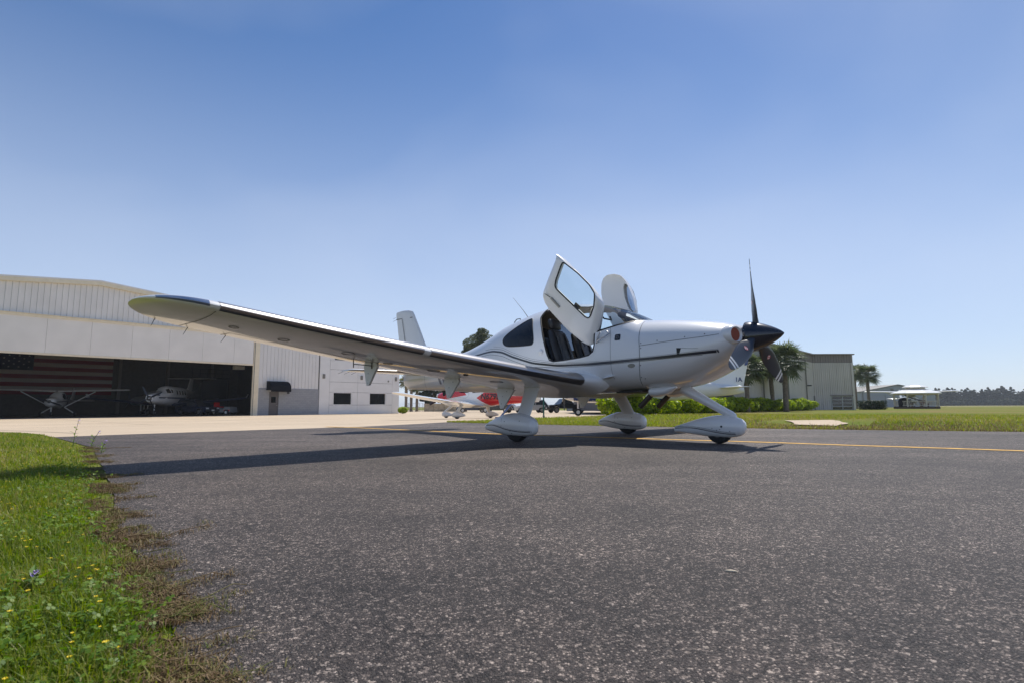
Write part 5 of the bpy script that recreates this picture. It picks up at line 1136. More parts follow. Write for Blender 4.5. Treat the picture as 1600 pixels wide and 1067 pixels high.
# ---------------------------------------------------------------- parked vehicles
M['car_glass'] = simple('car_glass', (0.02, 0.025, 0.03), 0.06, spec=.8); M['silver'] = simple('silver_paint', (0.55, 0.56, 0.58), 0.28, metal=.4, coat=.5); M['car_black'] = simple('car_black', (0.012, 0.014, 0.018), 0.22, coat=.6); M['car_blue'] = simple('car_dark_blue', (0.015, 0.025, 0.06), 0.22, coat=.6)
M['lamp'] = simple('headlamp_glass', (0.7, 0.7, 0.68), 0.1); M['lamp_red'] = simple('tail_lamp', (0.3, 0.01, 0.01), 0.2); M['plate'] = simple('number_plate', (0.7, 0.7, 0.66), 0.5)
def vehicle(nm, loc, rz, label, kind, paint):
    """nose towards local +x; origin at the middle on the ground"""
    root = empty(nm, loc, rz, label, {'suv': 'car', 'pickup': 'pickup truck', 'sedan': 'car'}[kind], 'vehicles parked beyond the apron')
    L, Wd = {'suv': (4.7, 1.85), 'pickup': (5.5, 1.95), 'sedan': (4.6, 1.8)}[kind]; h = L / 2; wz = {'suv': .36, 'pickup': .39, 'sedan': .32}[kind]; wx = {'suv': (1.42, -1.38), 'pickup': (1.75, -1.75), 'sedan': (1.4, -1.35)}[kind]
    belt = {'suv': .98, 'pickup': 1.08, 'sedan': .88}[kind]; top = {'suv': 1.72, 'pickup': 1.85, 'sedan': 1.42}[kind]; sill = {'suv': .32, 'pickup': .42, 'sedan': .25}[kind]
    hood = belt - .04
    def arch(cx): return [(cx + (wz + .06) * math.cos(a), wz + (wz + .06) * math.sin(a)) for a in np.linspace(PI, 0, 9)][::1]
    low = [(-h + .02, sill + .12), (-h + .12, sill)] + [p for p in arch(wx[1]) if p[1] > sill - .02] + [p for p in arch(wx[0]) if p[1] > sill - .02] + [(h - .15, sill), (h, sill + .15)]
    up = {'suv': [(h, .68), (h - .1, .86), (h - 1.15, hood + .02), (-h + .02, belt + .02)], 'pickup': [(h, .85), (h - .05, 1.02), (h - 1.4, hood + .06), (-.75, belt), (-h, belt)], 'sedan': [(h, .6), (h - .15, .74), (h - 1.2, hood + .02), (-h + .2, belt + .02), (-h, .78)]}[kind]
    prof = low + up; mb = MB(); hw = Wd / 2
    mb.loft([[(x * .985, y * .94, z) for x, z in prof] if abs(y) == hw else [(x, y, z) for x, z in prof] for y in (-hw, -hw * .93, hw * .93, hw)]); mb.build('body', paint, root, smooth=True, angle=30)
    cab = {'suv': [(h - 1.15, hood), (h - 1.95, top - .04), (-h + .65, top), (-h + .08, belt)], 'pickup': [(h - 1.45, hood + .04), (h - 2.2, top - .03), (-.35, top), (-.72, belt)], 'sedan': [(h - 1.2, hood), (h - 2.0, top - .02), (-h + 1.35, top), (-h + .55, belt)]}[kind]
    tw_ = hw * .80; ring = lambda q: [(cab[0][0], 0, 0)]
    mb = MB(); mb.loft([[(x, y * (tw_ if z > belt + .2 else hw * .93), z) for x, z in cab] for y in (-1, 1)]); cb = mb.build('cabin', paint, root, smooth=True, angle=30)
    for sd in (-1, 1):
        zz0, zz1 = belt + .06, top - .12; f = lambda z: sd * (hw * .93 + (tw_ - hw * .93) * (z - belt) / (top - belt) + .012)
        xa0, xa1 = cab[0][0] - .18, cab[1][0] - .02; xb0, xb1 = cab[3][0] + .18, cab[2][0] + .02; mid = (xa0 + xb0) / 2
        for p in ([(xa0, zz0), (xa1, zz1), (mid + .04, zz1), (mid + .04, zz0)], [(mid - .04, zz0), (mid - .04, zz1), (xb1, zz1), (xb0, zz0)]):
            mb = MB(); mb.add([(x, f(z), z) for x, z in p], [(0, 1, 2, 3)]); mb.build('side_window', M['car_glass'], cb, fix=False)
        mb = MB(); mb.box((h - .06, sd * hw * .66, .72 if kind != 'pickup' else .9), (.12, .36, .16)); mb.build('headlight', M['lamp'], root); mb = MB(); mb.box((-h + .03, sd * hw * .78, .85), (.1, .2, .3)); mb.build('tail_light', M['lamp_red'], root)
        mb = MB(); mb.box((cab[0][0] - .25, sd * (hw + .06), belt + .06), (.12, .16, .12)); mb.build('mirror', paint, root)
        for x in wx:
            mb = MB(); mb.lathe([(0, wz * .6), (.02, wz * .93), (.08, wz), (.16, wz), (.22, wz * .93), (.24, wz * .6)], (x, sd * (hw - .10) - .12, wz), (0, 1, 0), 24); wh = mb.build('wheel', M['rubber'], root, smooth=True); mb = MB(); mb.lathe([(0, wz * .62), (.03, wz * .58), (.032, .04)], (x, sd * (hw + .005), wz), (0, sd, 0), 16); mb.build('rim', M['steel'], wh, smooth=True)
    a, c = cab[0], cab[1]; mb = MB(); nx, nz_ = (c[1] - a[1]), -(c[0] - a[0]); ln = math.hypot(nx, nz_); ox_, oz_ = .012 * nx / ln, .012 * nz_ / ln
    mb.add([(a[0] + (c[0] - a[0]) * q + ox_, y * (hw * .86 if q < .5 else tw_ * .92), a[1] + (c[1] - a[1]) * q + oz_) for q, y in ((.08, -1), (.08, 1), (.92, 1), (.92, -1))], [(0, 1, 2, 3)]); mb.build('windscreen', M['car_glass'], cb, fix=False)
    mb = MB(); mb.box((h - .02, 0, sill + .18), (.12, Wd * .92, .2)); mb.build('bumper', M['black_matte'], root); mb = MB(); mb.box((h + .045, 0, sill + .2), (.02, .34, .16)); mb.build('number_plate', M['plate'], root)
    mb = MB(); mb.box((h - .0, 0, .75), (.05, Wd * .5, .2)); mb.build('grille', M['black_matte'], root)
    return root
def vpos(u, D): x, y = at_px(u, D); return (x, y, gz(x, y) + .008)
vehicle('parked_car', vpos(828, 74), R(192), 'silver sport utility car parked behind the airplane wheel leg', 'suv', M['silver'])
vehicle('pickup_truck', vpos(884, 73), R(200), 'black pickup truck parked beyond the lawn under the white belly', 'pickup', M['car_black'])
vehicle('parked_car', vpos(738, 80), R(185), 'dark blue car parked behind the wheels of the red airplane', 'sedan', M['car_blue'])
vehicle('parked_car', vpos(777, 76), R(165), 'black car parked under the tail of the red airplane', 'suv', M['car_black'])
# ground machines just inside the hangar door
x_, y_, z_ = hpos(-3.0, 6.0); vehicle('utility_cart', (x_, y_, ZD + .034), HRZ + R(-70), 'dark ground vehicle parked inside the hangar beside the T-tail airplane', 'suv', M['car_blue'])
tg = empty('tug', hpos(-.9, 4.2), HRZ + R(-60), 'small grey and red airplane tug inside the hangar by the door post', 'tug')
mb = MB(); mb.loft([[(x, y, z) for x, z in ((-1.1, .3), (-1.1, .75), (-.3, .8), (-.1, .6), (.3, .6), (.45, .9), (1.1, .85), (1.2, .3))] for y in (-.55, .55)]); mb.build('body', M['grey_paint'], tg)
mb = MB(); mb.box((-.65, 0, .86), (.6, .7, .12)); mb.build('seat', M['red'], tg); mb = MB(); mb.box((-.95, 0, 1.1), (.12, .7, .5)); mb.build('backrest', M['red'], tg); mb = MB(); mb.box((.75, 0, .5), (.7, 1.13, .16)); mb.build('red_band', M['red'], tg)
for x in (-.7, .75):
    for sd in (-1, 1): mb = MB(); mb.lathe([(0, .2), (.03, .3), (.15, .3), (.18, .2)], (x, sd * .58 - .09, .3), (0, 1, 0), 18); wh = mb.build('wheel', M['rubber'], tg, smooth=True); mb = MB(); mb.lathe([(0, .14), (.02, .12)], (x, sd * .675, .3), (0, sd, 0), 12); mb.build('rim', M['white_dull'], wh)
mb = MB(); mb.tube([(.1, 0, .6), (.0, 0, 1.05)], .03, 6); mb.tube([(-.02 + .16 * math.cos(a) * .4, .16 * math.sin(a), 1.05 + .1 * math.cos(a)) for a in np.linspace(0, 2 * PI, 16)], .018, 5); mb.build('steering_wheel', M['black_matte'], tg)
tl = empty('tool_cart', hpos(-1.6, 7.5), HRZ + .3, 'dark tool cart with drawers inside the hangar at the right', 'cart')
for k in range(4): mb = MB(); mb.box((0, -.28, .3 + .22 * k), (.9, .02, .19)); mb.build('drawer', M['dark_metal'], tl)
mb = MB(); mb.box((0, 0, .62), (.95, .54, .92)); mb.build('cabinet', M['black_matte'], tl)
for x in (-.4, .4):
    for y in (-.2, .2): mb = MB(); mb.lathe([(0, .08), (.05, .08)], (x, y - .02, .08), (0, 1, 0), 10); mb.build('caster', M['rubber'], tl)
# ---------------------------------------------------------------- trees and shrubs
M['bark'] = simple('bark', (0.13, 0.10, 0.075), 0.9, bump=.6, bscale=18, var=.25, vscale=6)
M['palm_trunk'] = simple('palm_trunk', (0.20, 0.165, 0.13), 0.9, bump=.9, bscale=14, var=.3, vscale=9)
M['palm_leaf'] = leaf_mat('palm_leaf', [(0.05, 0.08, 0.035), (0.10, 0.135, 0.06), (0.17, 0.19, 0.10)], .4, .3, 2.0)
M['palm_leaf_yellow'] = leaf_mat('palm_leaf_yellow', [(0.10, 0.10, 0.02), (0.20, 0.17, 0.02), (0.12, 0.14, 0.03)], .5, .3, 2.0)
M['palm_dead'] = leaf_mat('palm_dead_leaf', [(0.14, 0.11, 0.07), (0.20, 0.16, 0.10)], .8, .1, 2.0)
M['hedge_leaf'] = leaf_mat('hedge_leaf', [(0.09, 0.15, 0.010), (0.26, 0.36, 0.02), (0.46, 0.52, 0.035)], .38, .55, 2.2)
M['hedge_dark'] = leaf_mat('hedge_dark_leaf', [(0.014, 0.03, 0.012), (0.03, 0.055, 0.02)], .5, .2, 3.0)
M['pine_leaf'] = leaf_mat('pine_needles', [(0.035, 0.055, 0.020), (0.065, 0.09, 0.032), (0.11, 0.125, 0.05)], .6, .3, 1.2)
M['pine_far'] = leaf_mat('dense_pine_needles', [(0.014, 0.026, 0.012), (0.026, 0.040, 0.018), (0.042, 0.056, 0.024)], .8, .08, .6)
def leaf_cloud(centers, radii, n, size, seed, flat=1.0, droop=0.0, aspect=.55):
    """n leaf quads spread in and on blobs; more towards the outside"""
    r = np.random.default_rng(seed); c = np.asarray(centers, float); rad = np.asarray(radii, float)
    vol = rad[:, 0] * rad[:, 1] * rad[:, 2] if rad.ndim == 2 else rad ** 3
    pick = r.choice(len(c), n, p=vol ** .75 / (vol ** .75).sum()); d = r.normal(size=(n, 3)); d /= np.linalg.norm(d, axis=1)[:, None]
    q = r.random(n) ** .33; q = .55 + .45 * q; rr = rad[pick] if rad.ndim == 2 else rad[pick][:, None]
    P_ = c[pick] + d * rr * q[:, None]
    nrm = d + r.normal(size=(n, 3)) * .55 + np.array([0, 0, .35]); nrm /= np.linalg.norm(nrm, axis=1)[:, None]
    a = np.cross(nrm, r.normal(size=(n, 3))); a /= np.linalg.norm(a, axis=1)[:, None]; b_ = np.cross(nrm, a)
    s = size * (.6 + .8 * r.random(n))[:, None]
    V = np.stack([P_ - a * s, P_ - b_ * s * aspect, P_ + a * s, P_ + b_ * s * aspect], 1).reshape(-1, 3)
    return V, np.arange(4 * n).reshape(-1, 4)
def palm_crown(seed, nf=46, rad=1.5, yellow=False):
    r = random.Random(seed); mb = MB()
    for k in range(nf):
        az = 2 * PI * k * .381966 + r.uniform(-.2, .2); el = math.asin(r.uniform(-.8, .97)); L = rad * r.uniform(.45, .62)
        dr = Vector((math.cos(az) * math.cos(el), math.sin(az) * math.cos(el), math.sin(el))); tip = dr * L; tip.z -= .05 * L
        mb.tube([Vector((0, 0, 0)), dr * L * .5 + Vector((0, 0, .04)), tip], [.02, .014, .008], 4)
        side = dr.cross(Vector((0, 0, 1))).normalized(); upv = side.cross(dr).normalized(); fl = rad * r.uniform(.5, .68)
        for j in range(-7, 8):
            a = R(j * 13.5); d = (dr * math.cos(a) + side * math.sin(a)); ln = fl * (1 - .25 * (abs(j) / 7) ** 2) * r.uniform(.85, 1.1); p1 = tip + d * ln * .55 + upv * .05 * abs(math.sin(a)); p2 = tip + d * ln; p2.z -= ln * r.uniform(.05, .32); w = side * math.cos(a) - dr * math.sin(a)
            mb.add([tip, p1 + w * .045, p2, p1 - w * .045], [(0, 1, 2, 3)])
    return mb.mesh('crown', fix=False)
def palm(loc, h, label, crown_me, seed, rad=.17, lean=(0, 0), group=None, rz=0.0, cmat='palm_leaf', scale=1.0):
    t = empty('palm_tree', loc, rz, label, 'palm tree', group); r = random.Random(seed); mb = MB()
    pts = [(lean[0] * (k / 12) ** 2, lean[1] * (k / 12) ** 2, h * k / 12) for k in range(13)]
    mb.tube(pts, [rad * (1.25 if k == 0 else r.uniform(.9, 1.08)) for k in range(13)], 12); mb.build('trunk', M['palm_trunk'], t, smooth=True, angle=180)
    if not crown_me.materials: crown_me.materials.append(M[cmat])
    c = mobj('crown', crown_me, None, t, (lean[0], lean[1], h + .05)); c.rotation_euler = (0, 0, r.uniform(0, 6)); c.scale = (scale,) * 3
    # old boot stubs and a few dead fronds under the crown
    mb = MB()
    for k in range(14):
        a = k * 2.4; z = h - .1 - .05 * k; d = Vector((math.cos(a), math.sin(a), .7)); p = Vector((lean[0], lean[1], z)); mb.tube([p, p + d * .3], [.05, .02], 4)
    mb.build('frond_stubs', M['palm_dead'], t)
    return t
pcA, pcB, pcC = palm_crown(1, 84, 1.7), palm_crown(2, 76, 1.55), palm_crown(3, 40, 1.25)
def ppx(u, D): x, y = at_px(u, D); return (x, y, gz(x, y))
palm(ppx(1228, 45.5), 4.05, 'tallest palm tree before the green building, right of the propeller', pcA, 1, .2, (.05, 0), scale=1.04)
palm(ppx(1208, 47.5), 3.85, 'palm tree behind the lower propeller blade, second from the tail fin', pcB, 2, .17, (-.15, .1), scale=1.0)
palm(ppx(1168, 42.5), 3.2, 'palm tree just right of the blue-lettered tail fin', pcB, 3, .16, (.05, 0))
palm(ppx(1358, 77), 4.6, 'lone palm tree between the green building and the gazebo', pcA, 4, .2, (.0, 0), scale=1.05)
palm(ppx(1338, 86), 5.6, 'palm tree peeking out behind the right edge of the green building', pcB, 5, .2, (0, 0), scale=1.1)
for k, (u, D, h, lab) in enumerate(((634, 97, 5.0, 'yellowed palm tree next to the office wing, leftmost of three'), (642, 99, 4.8, 'middle palm tree of three beyond the office wing'), (651, 101, 4.7, 'rightmost palm tree of three beyond the office wing'))):
    if k == 0: c_ = pcC; c_.materials.append(M['palm_leaf_yellow'])
    palm(ppx(u, D), h, lab, pcC if k == 0 else pcB, 6 + k, .26, scale=1.3 if k == 0 else 1.0)
# hedge shrubs along the lawn
sh_me = []
for k in range(4):
    r = random.Random(40 + k); cs_ = [(0, 0, .5)] + [(r.uniform(-.55, .55), r.uniform(-.5, .5), r.uniform(.3, .78)) for _ in range(9)]; rs_ = [(.72, .68, .48)] + [(r.uniform(.22, .36),) * 2 + (r.uniform(.2, .3),) for _ in range(9)]
    V, F = leaf_cloud(cs_, rs_, 3400, .062, 50 + k); V[:, 2] = np.maximum(V[:, 2], .01); sh_me.append(np_mesh('foliage', V, F, M['hedge_leaf']))
    V, F = leaf_cloud([(0, 0, .45)], [(.6, .55, .36)], 900, .09, 60 + k)
stm = MB(); [stm.tube([(0, 0, 0), (math.cos(a) * .2, math.sin(a) * .2, .35), (math.cos(a) * .42, math.sin(a) * .42, .7)], [.025, .018, .008], 5) for a in np.linspace(0, 2 * PI, 7)[:-1]]; stme = stm.mesh('stems'); stme.materials.append(M['bark'])
hr = random.Random(5); nsh = 27; ORD = 'zeroth second third fourth fifth sixth seventh eighth ninth tenth eleventh twelfth thirteenth fourteenth fifteenth sixteenth seventeenth eighteenth nineteenth twentieth twenty-first twenty-second twenty-third twenty-fourth twenty-fifth twenty-sixth twenty-seventh'.split()
for k in range(nsh):
    q = k / (nsh - 1); x = 5.3 + 23.6 * q; y = 30.2 + 24.6 * q; x += hr.uniform(-.2, .2); y += hr.uniform(-.2, .2)
    place = 'at the left end of the row' if k == 0 else ('at the far right end of the row' if k == nsh - 1 else None)
    s = empty('hedge_shrub', (x, y, gz(x, y)), hr.uniform(0, 6), 'bright green clipped shrub ' + (place or ORD[k] + ' from the left end of the hedge row'), 'shrub', 'shrubs of the bright green hedge row')
    sc_ = hr.uniform(.92, 1.12) * (.85 if k == 0 else 1); s.scale = (sc_ * 1.15, sc_ * 1.15, sc_ * hr.uniform(1.05, 1.2)); mobj('foliage', sh_me[k % 4], None, s); mobj('stems', stme, None, s)
# clipped dark hedge by the green building, and small shrubs
V, F = leaf_cloud([(-.9 + .45 * i, .1 * (j), .25 + .3 * k) for i in range(6) for j in (-3, 0, 3) for k in range(3)], [(.34, .34, .26)] * 54, 6000, .06, 71); V[:, 2] = np.clip(V[:, 2], .01, 1.02)
hd_ = empty('box_hedge', (39.3, 61.4, gz(39.3, 61.4)), 0, 'dark clipped box hedge between the green building and the gazebo', 'hedge'); mobj('foliage', np_mesh('foliage', V, F, M['hedge_dark']), None, hd_); mobj('stems', stme, None, hd_)
for u, D, lab, sc_ in ((1374, 64, 'small dark round shrub at the right end of the box hedge', .55), (629, 70, 'small green shrub at the foot of the office wing corner', .9)):
    s = empty('small_shrub', ppx(u, D), 0, lab, 'shrub'); s.scale = (sc_,) * 3; mobj('foliage', sh_me[1] if u < 700 else np_mesh('foliage', *leaf_cloud([(0, 0, .5)], [(.8, .8, .5)], 900, .09, 72), M['hedge_dark']), None, s); mobj('stems', stme, None, s)
# pines
def pine_mesh(seed, h, base, clumps, spread, leaf, n, fat=1.0):
    r = random.Random(seed); mb = MB(); wob = [(r.uniform(-.1, .1) * k / 6, r.uniform(-.1, .1) * k / 6, h * .96 * k / 6) for k in range(7)]
    mb.tube(wob, [h * .018 * (1 - .8 * k / 6) + .02 for k in range(7)], 8); cs_, rs_ = [], []
    for k in range(clumps):
        q = (k + .5) / clumps; z = base + (h - base) * q; rr = spread * (1.0 - .55 * q ** 2) * r.uniform(.55, 1.0); a = 2.4 * k + r.uniform(-.4, .4); d = rr * r.uniform(.4, .85) if q < .9 else 0
        p = (math.cos(a) * d, math.sin(a) * d, z); cs_.append(p); rs_.append((fat * rr * r.uniform(.38, .6), fat * rr * r.uniform(.38, .6), fat * rr * r.uniform(.22, .34)))
        mb.tube([(0, 0, z - rr * .35), (p[0] * .6, p[1] * .6, z - rr * .1), p], [h * .006, h * .004, .01], 5)
    V, F = leaf_cloud(cs_, rs_, n, leaf, seed); tm = mb.mesh('trunk', smooth=True, angle=180); tm.materials.append(M['bark']); return tm, np_mesh('crown', V, F, M['pine_leaf'] if fat > 1 else M['pine_far'])
pv = [pine_mesh(80 + k, 12.6 + .9 * (k % 3), 3.0 + 1.2 * (k % 2), 15, 3.7 + .5 * (k % 2), .30, 5600) for k in range(5)]
def pine(loc, label, v, sc_, rz, group=None, nm='pine_tree'):
    t = empty(nm, loc, rz, label, 'pine tree', group); t.scale = sc_; mobj('trunk', v[0], None, t); mobj('crown', v[1], None, t); return t
big = pine_mesh(99, 14.0, 10.6, 16, 2.5, .10, 16000, 1.35)
pine((*at_px(752, 95), ZD), 'tall pine tree whose round crown shows above the airplane spine', big, (1, 1, 1), .4)
sm_ = pine_mesh(98, 10.6, 8.9, 9, 1.6, .09, 6500, 1.35); pine((*at_px(727.5, 95), ZD), 'shorter pine tree just left of the tall pine crown', sm_, (1, 1, 1), 1.0)
for k, (u, D, s, lab) in enumerate(((664, 118, .58, 'dark pine tree under the white tail, nearest the palms'), (676, 112, .62, 'dark pine tree just left of the red airplane nose'), (690, 116, .60, 'dark pine tree directly behind the red airplane nose'), (706, 122, .55, 'dark pine tree behind the red airplane windshield'))):
    pine((*at_px(u, D), ZD), lab, pv[k % 5], (s * 1.1, s * 1.1, s), k * 1.3)
tr = random.Random(9); nT = 0
for row, (D0, n, dz) in enumerate(((400, 30, 0), (424, 24, .5))):
    for k in range(n):
        u = 1440 + (k + tr.uniform(-.35, .35)) * 7.6 + row * 3; D = D0 + tr.uniform(-8, 8); x, y = at_px(u, D); s = tr.uniform(.66, 1.06)
        first = row == 0 and k == 0
        pine((x, y, gz(x, y)), 'dark pine tree in the far tree line across the field', pv[(k * 3 + row) % 5], (s * 1.12, s * 1.12, s), tr.uniform(0, 6), 'pines of the far tree line')
for k in range(46):   # undergrowth below the far pines keeps its base closed, tree by tree
    u = 1446 + k * 5.0; D = 392 + tr.uniform(-4, 4); x, y = at_px(u, D); s = tr.uniform(3.2, 5.6)
    t = empty('bush', (x, y, gz(x, y)), tr.uniform(0, 6), 'low dark bush at the foot of the far tree line', 'bush', 'bushes at the foot of the far tree line'); t.scale = (s, s, s * .95)
    if k == 0: bme = np_mesh('foliage', *leaf_cloud([(0, 0, .45), (.4, .2, .5), (-.4, -.2, .4)], [(.7, .7, .5)] * 3, 700, .13, 77), M['pine_far'])
    mobj('foliage', bme, None, t)
# ---------------------------------------------------------------- grass, weeds and flowers
M['grass'] = leaf_mat('grass_blade', [(0.06, 0.11, 0.010), (0.13, 0.20, 0.016), (0.22, 0.26, 0.03), (0.30, 0.25, 0.10)], .5, .42, 1.2)
M['clover'] = leaf_mat('clover_leaf', [(0.04, 0.10, 0.008), (0.10, 0.19, 0.014), (0.19, 0.27, 0.025)], .5, .35, 3.0)
M['dry'] = leaf_mat('dry_runner', [(0.06, 0.04, 0.025), (0.15, 0.095, 0.05), (0.24, 0.17, 0.09), (0.12, 0.14, 0.03)], .8, .15, 6.0)
M['lawn_blade'] = leaf_mat('lawn_blade', [(0.12, 0.18, 0.012), (0.20, 0.26, 0.022), (0.28, 0.29, 0.04), (0.33, 0.26, 0.12)], .5, .4, .25)
M['lawn_dry'] = leaf_mat('dry_lawn_blade', [(0.10, 0.07, 0.035), (0.22, 0.15, 0.08), (0.30, 0.22, 0.12), (0.20, 0.20, 0.05)], .8, .2, .5)
M['yellow_petal'] = simple('yellow_petal', (0.75, 0.55, 0.01), .6); M['violet_petal'] = simple('violet_petal', (0.42, 0.32, 0.62), .6); M['stem_green'] = simple('stem_green', (0.08, 0.12, 0.03), .6)
def blades(P_, h, w, seed, lean=.5, zb=None):
    """each blade is two quads bending to a point"""
    r = np.random.default_rng(seed); n = len(P_); az = r.random(n) * 2 * PI; d = np.stack([np.cos(az), np.sin(az), np.zeros(n)], 1); s = np.stack([-np.sin(az), np.cos(az), np.zeros(n)], 1)
    ln = (np.abs(r.normal(size=n)) * lean)[:, None] * h[:, None]; up = np.array([0, 0, 1.0]); w = w[:, None]; hh = h[:, None]
    m_ = P_ + d * ln * .35 + up * hh * .6; t_ = P_ + d * ln + up * hh * np.clip(1 - .25 * (ln / hh) ** 2, .35, 1)
    V = np.stack([P_ - s * w, P_ + s * w, m_ - s * w * .75, m_ + s * w * .75, t_ - s * w * .08, t_ + s * w * .08], 1).reshape(-1, 3); b = np.arange(n)[:, None] * 6
    return V, np.concatenate([b + np.array([[0, 1, 3, 2]]), b + np.array([[2, 3, 5, 4]])], 1).reshape(-1, 4)
def edge_x(y): return np.interp(y, [-1, .0, 1.0, 1.36, 1.66, 2.04, 2.64, 3.48, 4.58, 6.73, 9.2, 12.1, 13.7], [-.50, -.5, -.56, -.81, -1.05, -1.37, -1.86, -2.48, -3.34, -5.05, -7.45, -10.45, -12.5])
def region(n, y0, y1, margin, seed, spill=0.0, pw_=1.0):
    r = np.random.default_rng(seed); y = y0 + (y1 - y0) * r.random(n) ** pw_; e = edge_x(y) - .075 - .05 * np.abs(np.sin(y * 5.3) + .6 * np.sin(y * 13.1)); u = r.random(n); x = e - margin(y) * u
    x += spill * np.abs(r.normal(size=n)) * (u < .25); z = ZD * np.clip((RD.x * x + RD.y * y - S0) / (S1 - S0), 0, 1); return np.stack([x, y, z], 1), u
r_ = np.random.default_rng(21); VV, FF, off = [], [], 0
for (n, y0, y1, mg, hs, ws, sd_) in ((52000, .55, 2.0, lambda y: .25 + .45 * y, (.035, .085), (.0008, .0018), 1), (60000, 2.0, 4.5, lambda y: .5 + .38 * y, (.03, .075), (.001, .0023), 2), (44000, 4.5, 14.0, lambda y: .4 + .33 * y, (.03, .075), (.002, .0045), 3)):
    P_, u = region(n, y0, y1, mg, sd_, .05, .9); n_ = len(P_); cl = .6 + .5 * np.sin(P_[:, 0] * 9 + 1.3 * np.sin(P_[:, 1] * 7)) * np.sin(P_[:, 1] * 8.3)
    h = (hs[0] + (hs[1] - hs[0]) * r_.random(n_) ** 1.6) * (.55 + .5 * cl) * np.clip(.45 + u * 3, .45, 1); V, F = blades(P_, h, ws[0] + (ws[1] - ws[0]) * r_.random(n_), 30 + sd_, .75); VV.append(V); FF.append(F + off); off += len(V)
o = mobj('verge_grass', np_mesh('verge_grass', np.concatenate(VV), np.concatenate(FF), M['grass']), None); tag(o, 'uneven green grass of the verge beside the asphalt in the foreground', 'grass', kind='stuff')
# clover: three round leaflets on a thin stalk
n = 9500; P_, u = region(n, .6, 4.6, lambda y: .25 + .42 * y, 41, .04, 1.25); keep = (np.sin(P_[:, 0] * 4.1 + 2) * np.sin(P_[:, 1] * 3.3) + .25 * r_.normal(size=n)) > .0; P_ = P_[keep]; n = len(P_); hz = .025 + .045 * r_.random(n)
cl_v, cl_f = [], []
az0 = r_.random(n) * 6.28; sz = .0026 + .0030 * r_.random(n); tilt = r_.normal(size=(n, 2)) * .35
for k in range(3):
    a = az0 + k * 2.094; d = np.stack([np.cos(a), np.sin(a)], 1); s = np.stack([-np.sin(a), np.cos(a)], 1)
    pts = []
    for (f, g) in ((0.05, 0), (.7, -.72), (1.55, -.62), (1.75, 0), (1.55, .62), (.7, .72)):
        xy = d * (f * sz)[:, None] + s * (g * sz)[:, None]; z = hz + (xy * tilt).sum(1) - .1 * f * sz; pts.append(np.concatenate([P_[:, :2] + xy, z[:, None]], 1))
    V = np.stack(pts, 1).reshape(-1, 3); b = (np.arange(n) * 6)[:, None]; cl_f.append(np.concatenate([b + np.array([[0, 1, 2, 3]]), b + np.array([[0, 3, 4, 5]])], 1).reshape(-1, 4) + sum(len(v) for v in cl_v)); cl_v.append(V)
o = mobj('clover_leaves', np_mesh('clover_leaves', np.concatenate(cl_v), np.concatenate(cl_f), M['clover']), None); tag(o, 'patches of small round clover leaves among the verge grass', 'clover', kind='stuff')
# yellow clover flowers
P_, u = region(520, .75, 7.0, lambda y: .3 + .40 * y, 43, 0, 1.1); fv, ff = [], []
for p in P_:
    z = r_.uniform(.04, .085); a0 = r_.random() * 6; s = r_.uniform(.0022, .0042)
    for k in range(5):
        a = a0 + k * 1.2566; b = len(fv); c_, s_ = math.cos(a), math.sin(a); fv += [(p[0], p[1], z), (p[0] + c_ * s - s_ * s * .5, p[1] + s_ * s + c_ * s * .5, z + .003), (p[0] + c_ * s * 1.4, p[1] + s_ * s * 1.4, z + .002), (p[0] + c_ * s + s_ * s * .5, p[1] + s_ * s - c_ * s * .5, z + .003)]; ff.append((b, b + 1, b + 2, b + 3))
o = mobj('yellow_flowers', np_mesh('yellow_flowers', np.array(fv), np.array(ff), M['yellow_petal']), None); tag(o, 'tiny yellow flowers sprinkled through the verge grass', 'flowers', kind='stuff')
# dry runners creeping out over the asphalt
rr_ = random.Random(31); mb = MB(); bp_, bh, bw = [], [], []
tufts = [.9, 1.02, 1.13, 1.27, 1.38, 1.52, 1.7, 1.83, 2.02, 2.17, 2.42, 2.62, 2.9, 3.2, 3.42, 3.9, 4.3, 4.9, 5.5, 6.1, 6.6]
for k in range(120):
    y = rr_.choice(tufts); y += rr_.gauss(0, .012 * y); x = float(edge_x(y)) - rr_.uniform(.0, .14); L = rr_.uniform(.06, .26) * min(1.0, .6 + .2 * y) * (1.7 if rr_.random() < .12 else 1); a = rr_.uniform(-.3, .3); pts = []
    for q in range(9):
        t = q / 8; pts.append((x + math.cos(a) * L * t, y + math.sin(a) * L * t + .02 * math.sin(5 * t + k), .012 + .012 * abs(math.sin(7 * t + k)) + (.015 * t if k % 5 == 0 else 0))); a += rr_.uniform(-.42, .42)
    mb.tube(pts, [.0014 * (1 - .6 * q / 8) + .0004 for q in range(9)], 4, cap=False)
    for j in range(int(120 + 620 * L)):
        t = rr_.random(); q = min(7, int(t * 8)); p = Vector(pts[q]).lerp(Vector(pts[q + 1]), t * 8 - q); bp_.append((p.x + rr_.gauss(0, .020), p.y + rr_.gauss(0, .012), .010)); bh.append(rr_.uniform(.006, .026) * (1.2 - .6 * t)); bw.append(rr_.uniform(.0006, .0015))
V1, F1 = np.array(mb.v), np.array(mb.f); V2, F2 = blades(np.array(bp_), np.array(bh), np.array(bw), 55, 1.3)
o = mobj('dry_runner_grass', np_mesh('dry_runner_grass', np.concatenate([V1, V2]), np.concatenate([F1, F2 + len(V1)]), M['dry']), None); tag(o, 'brown dry grass runners creeping over the asphalt edge', 'dry grass', kind='stuff')
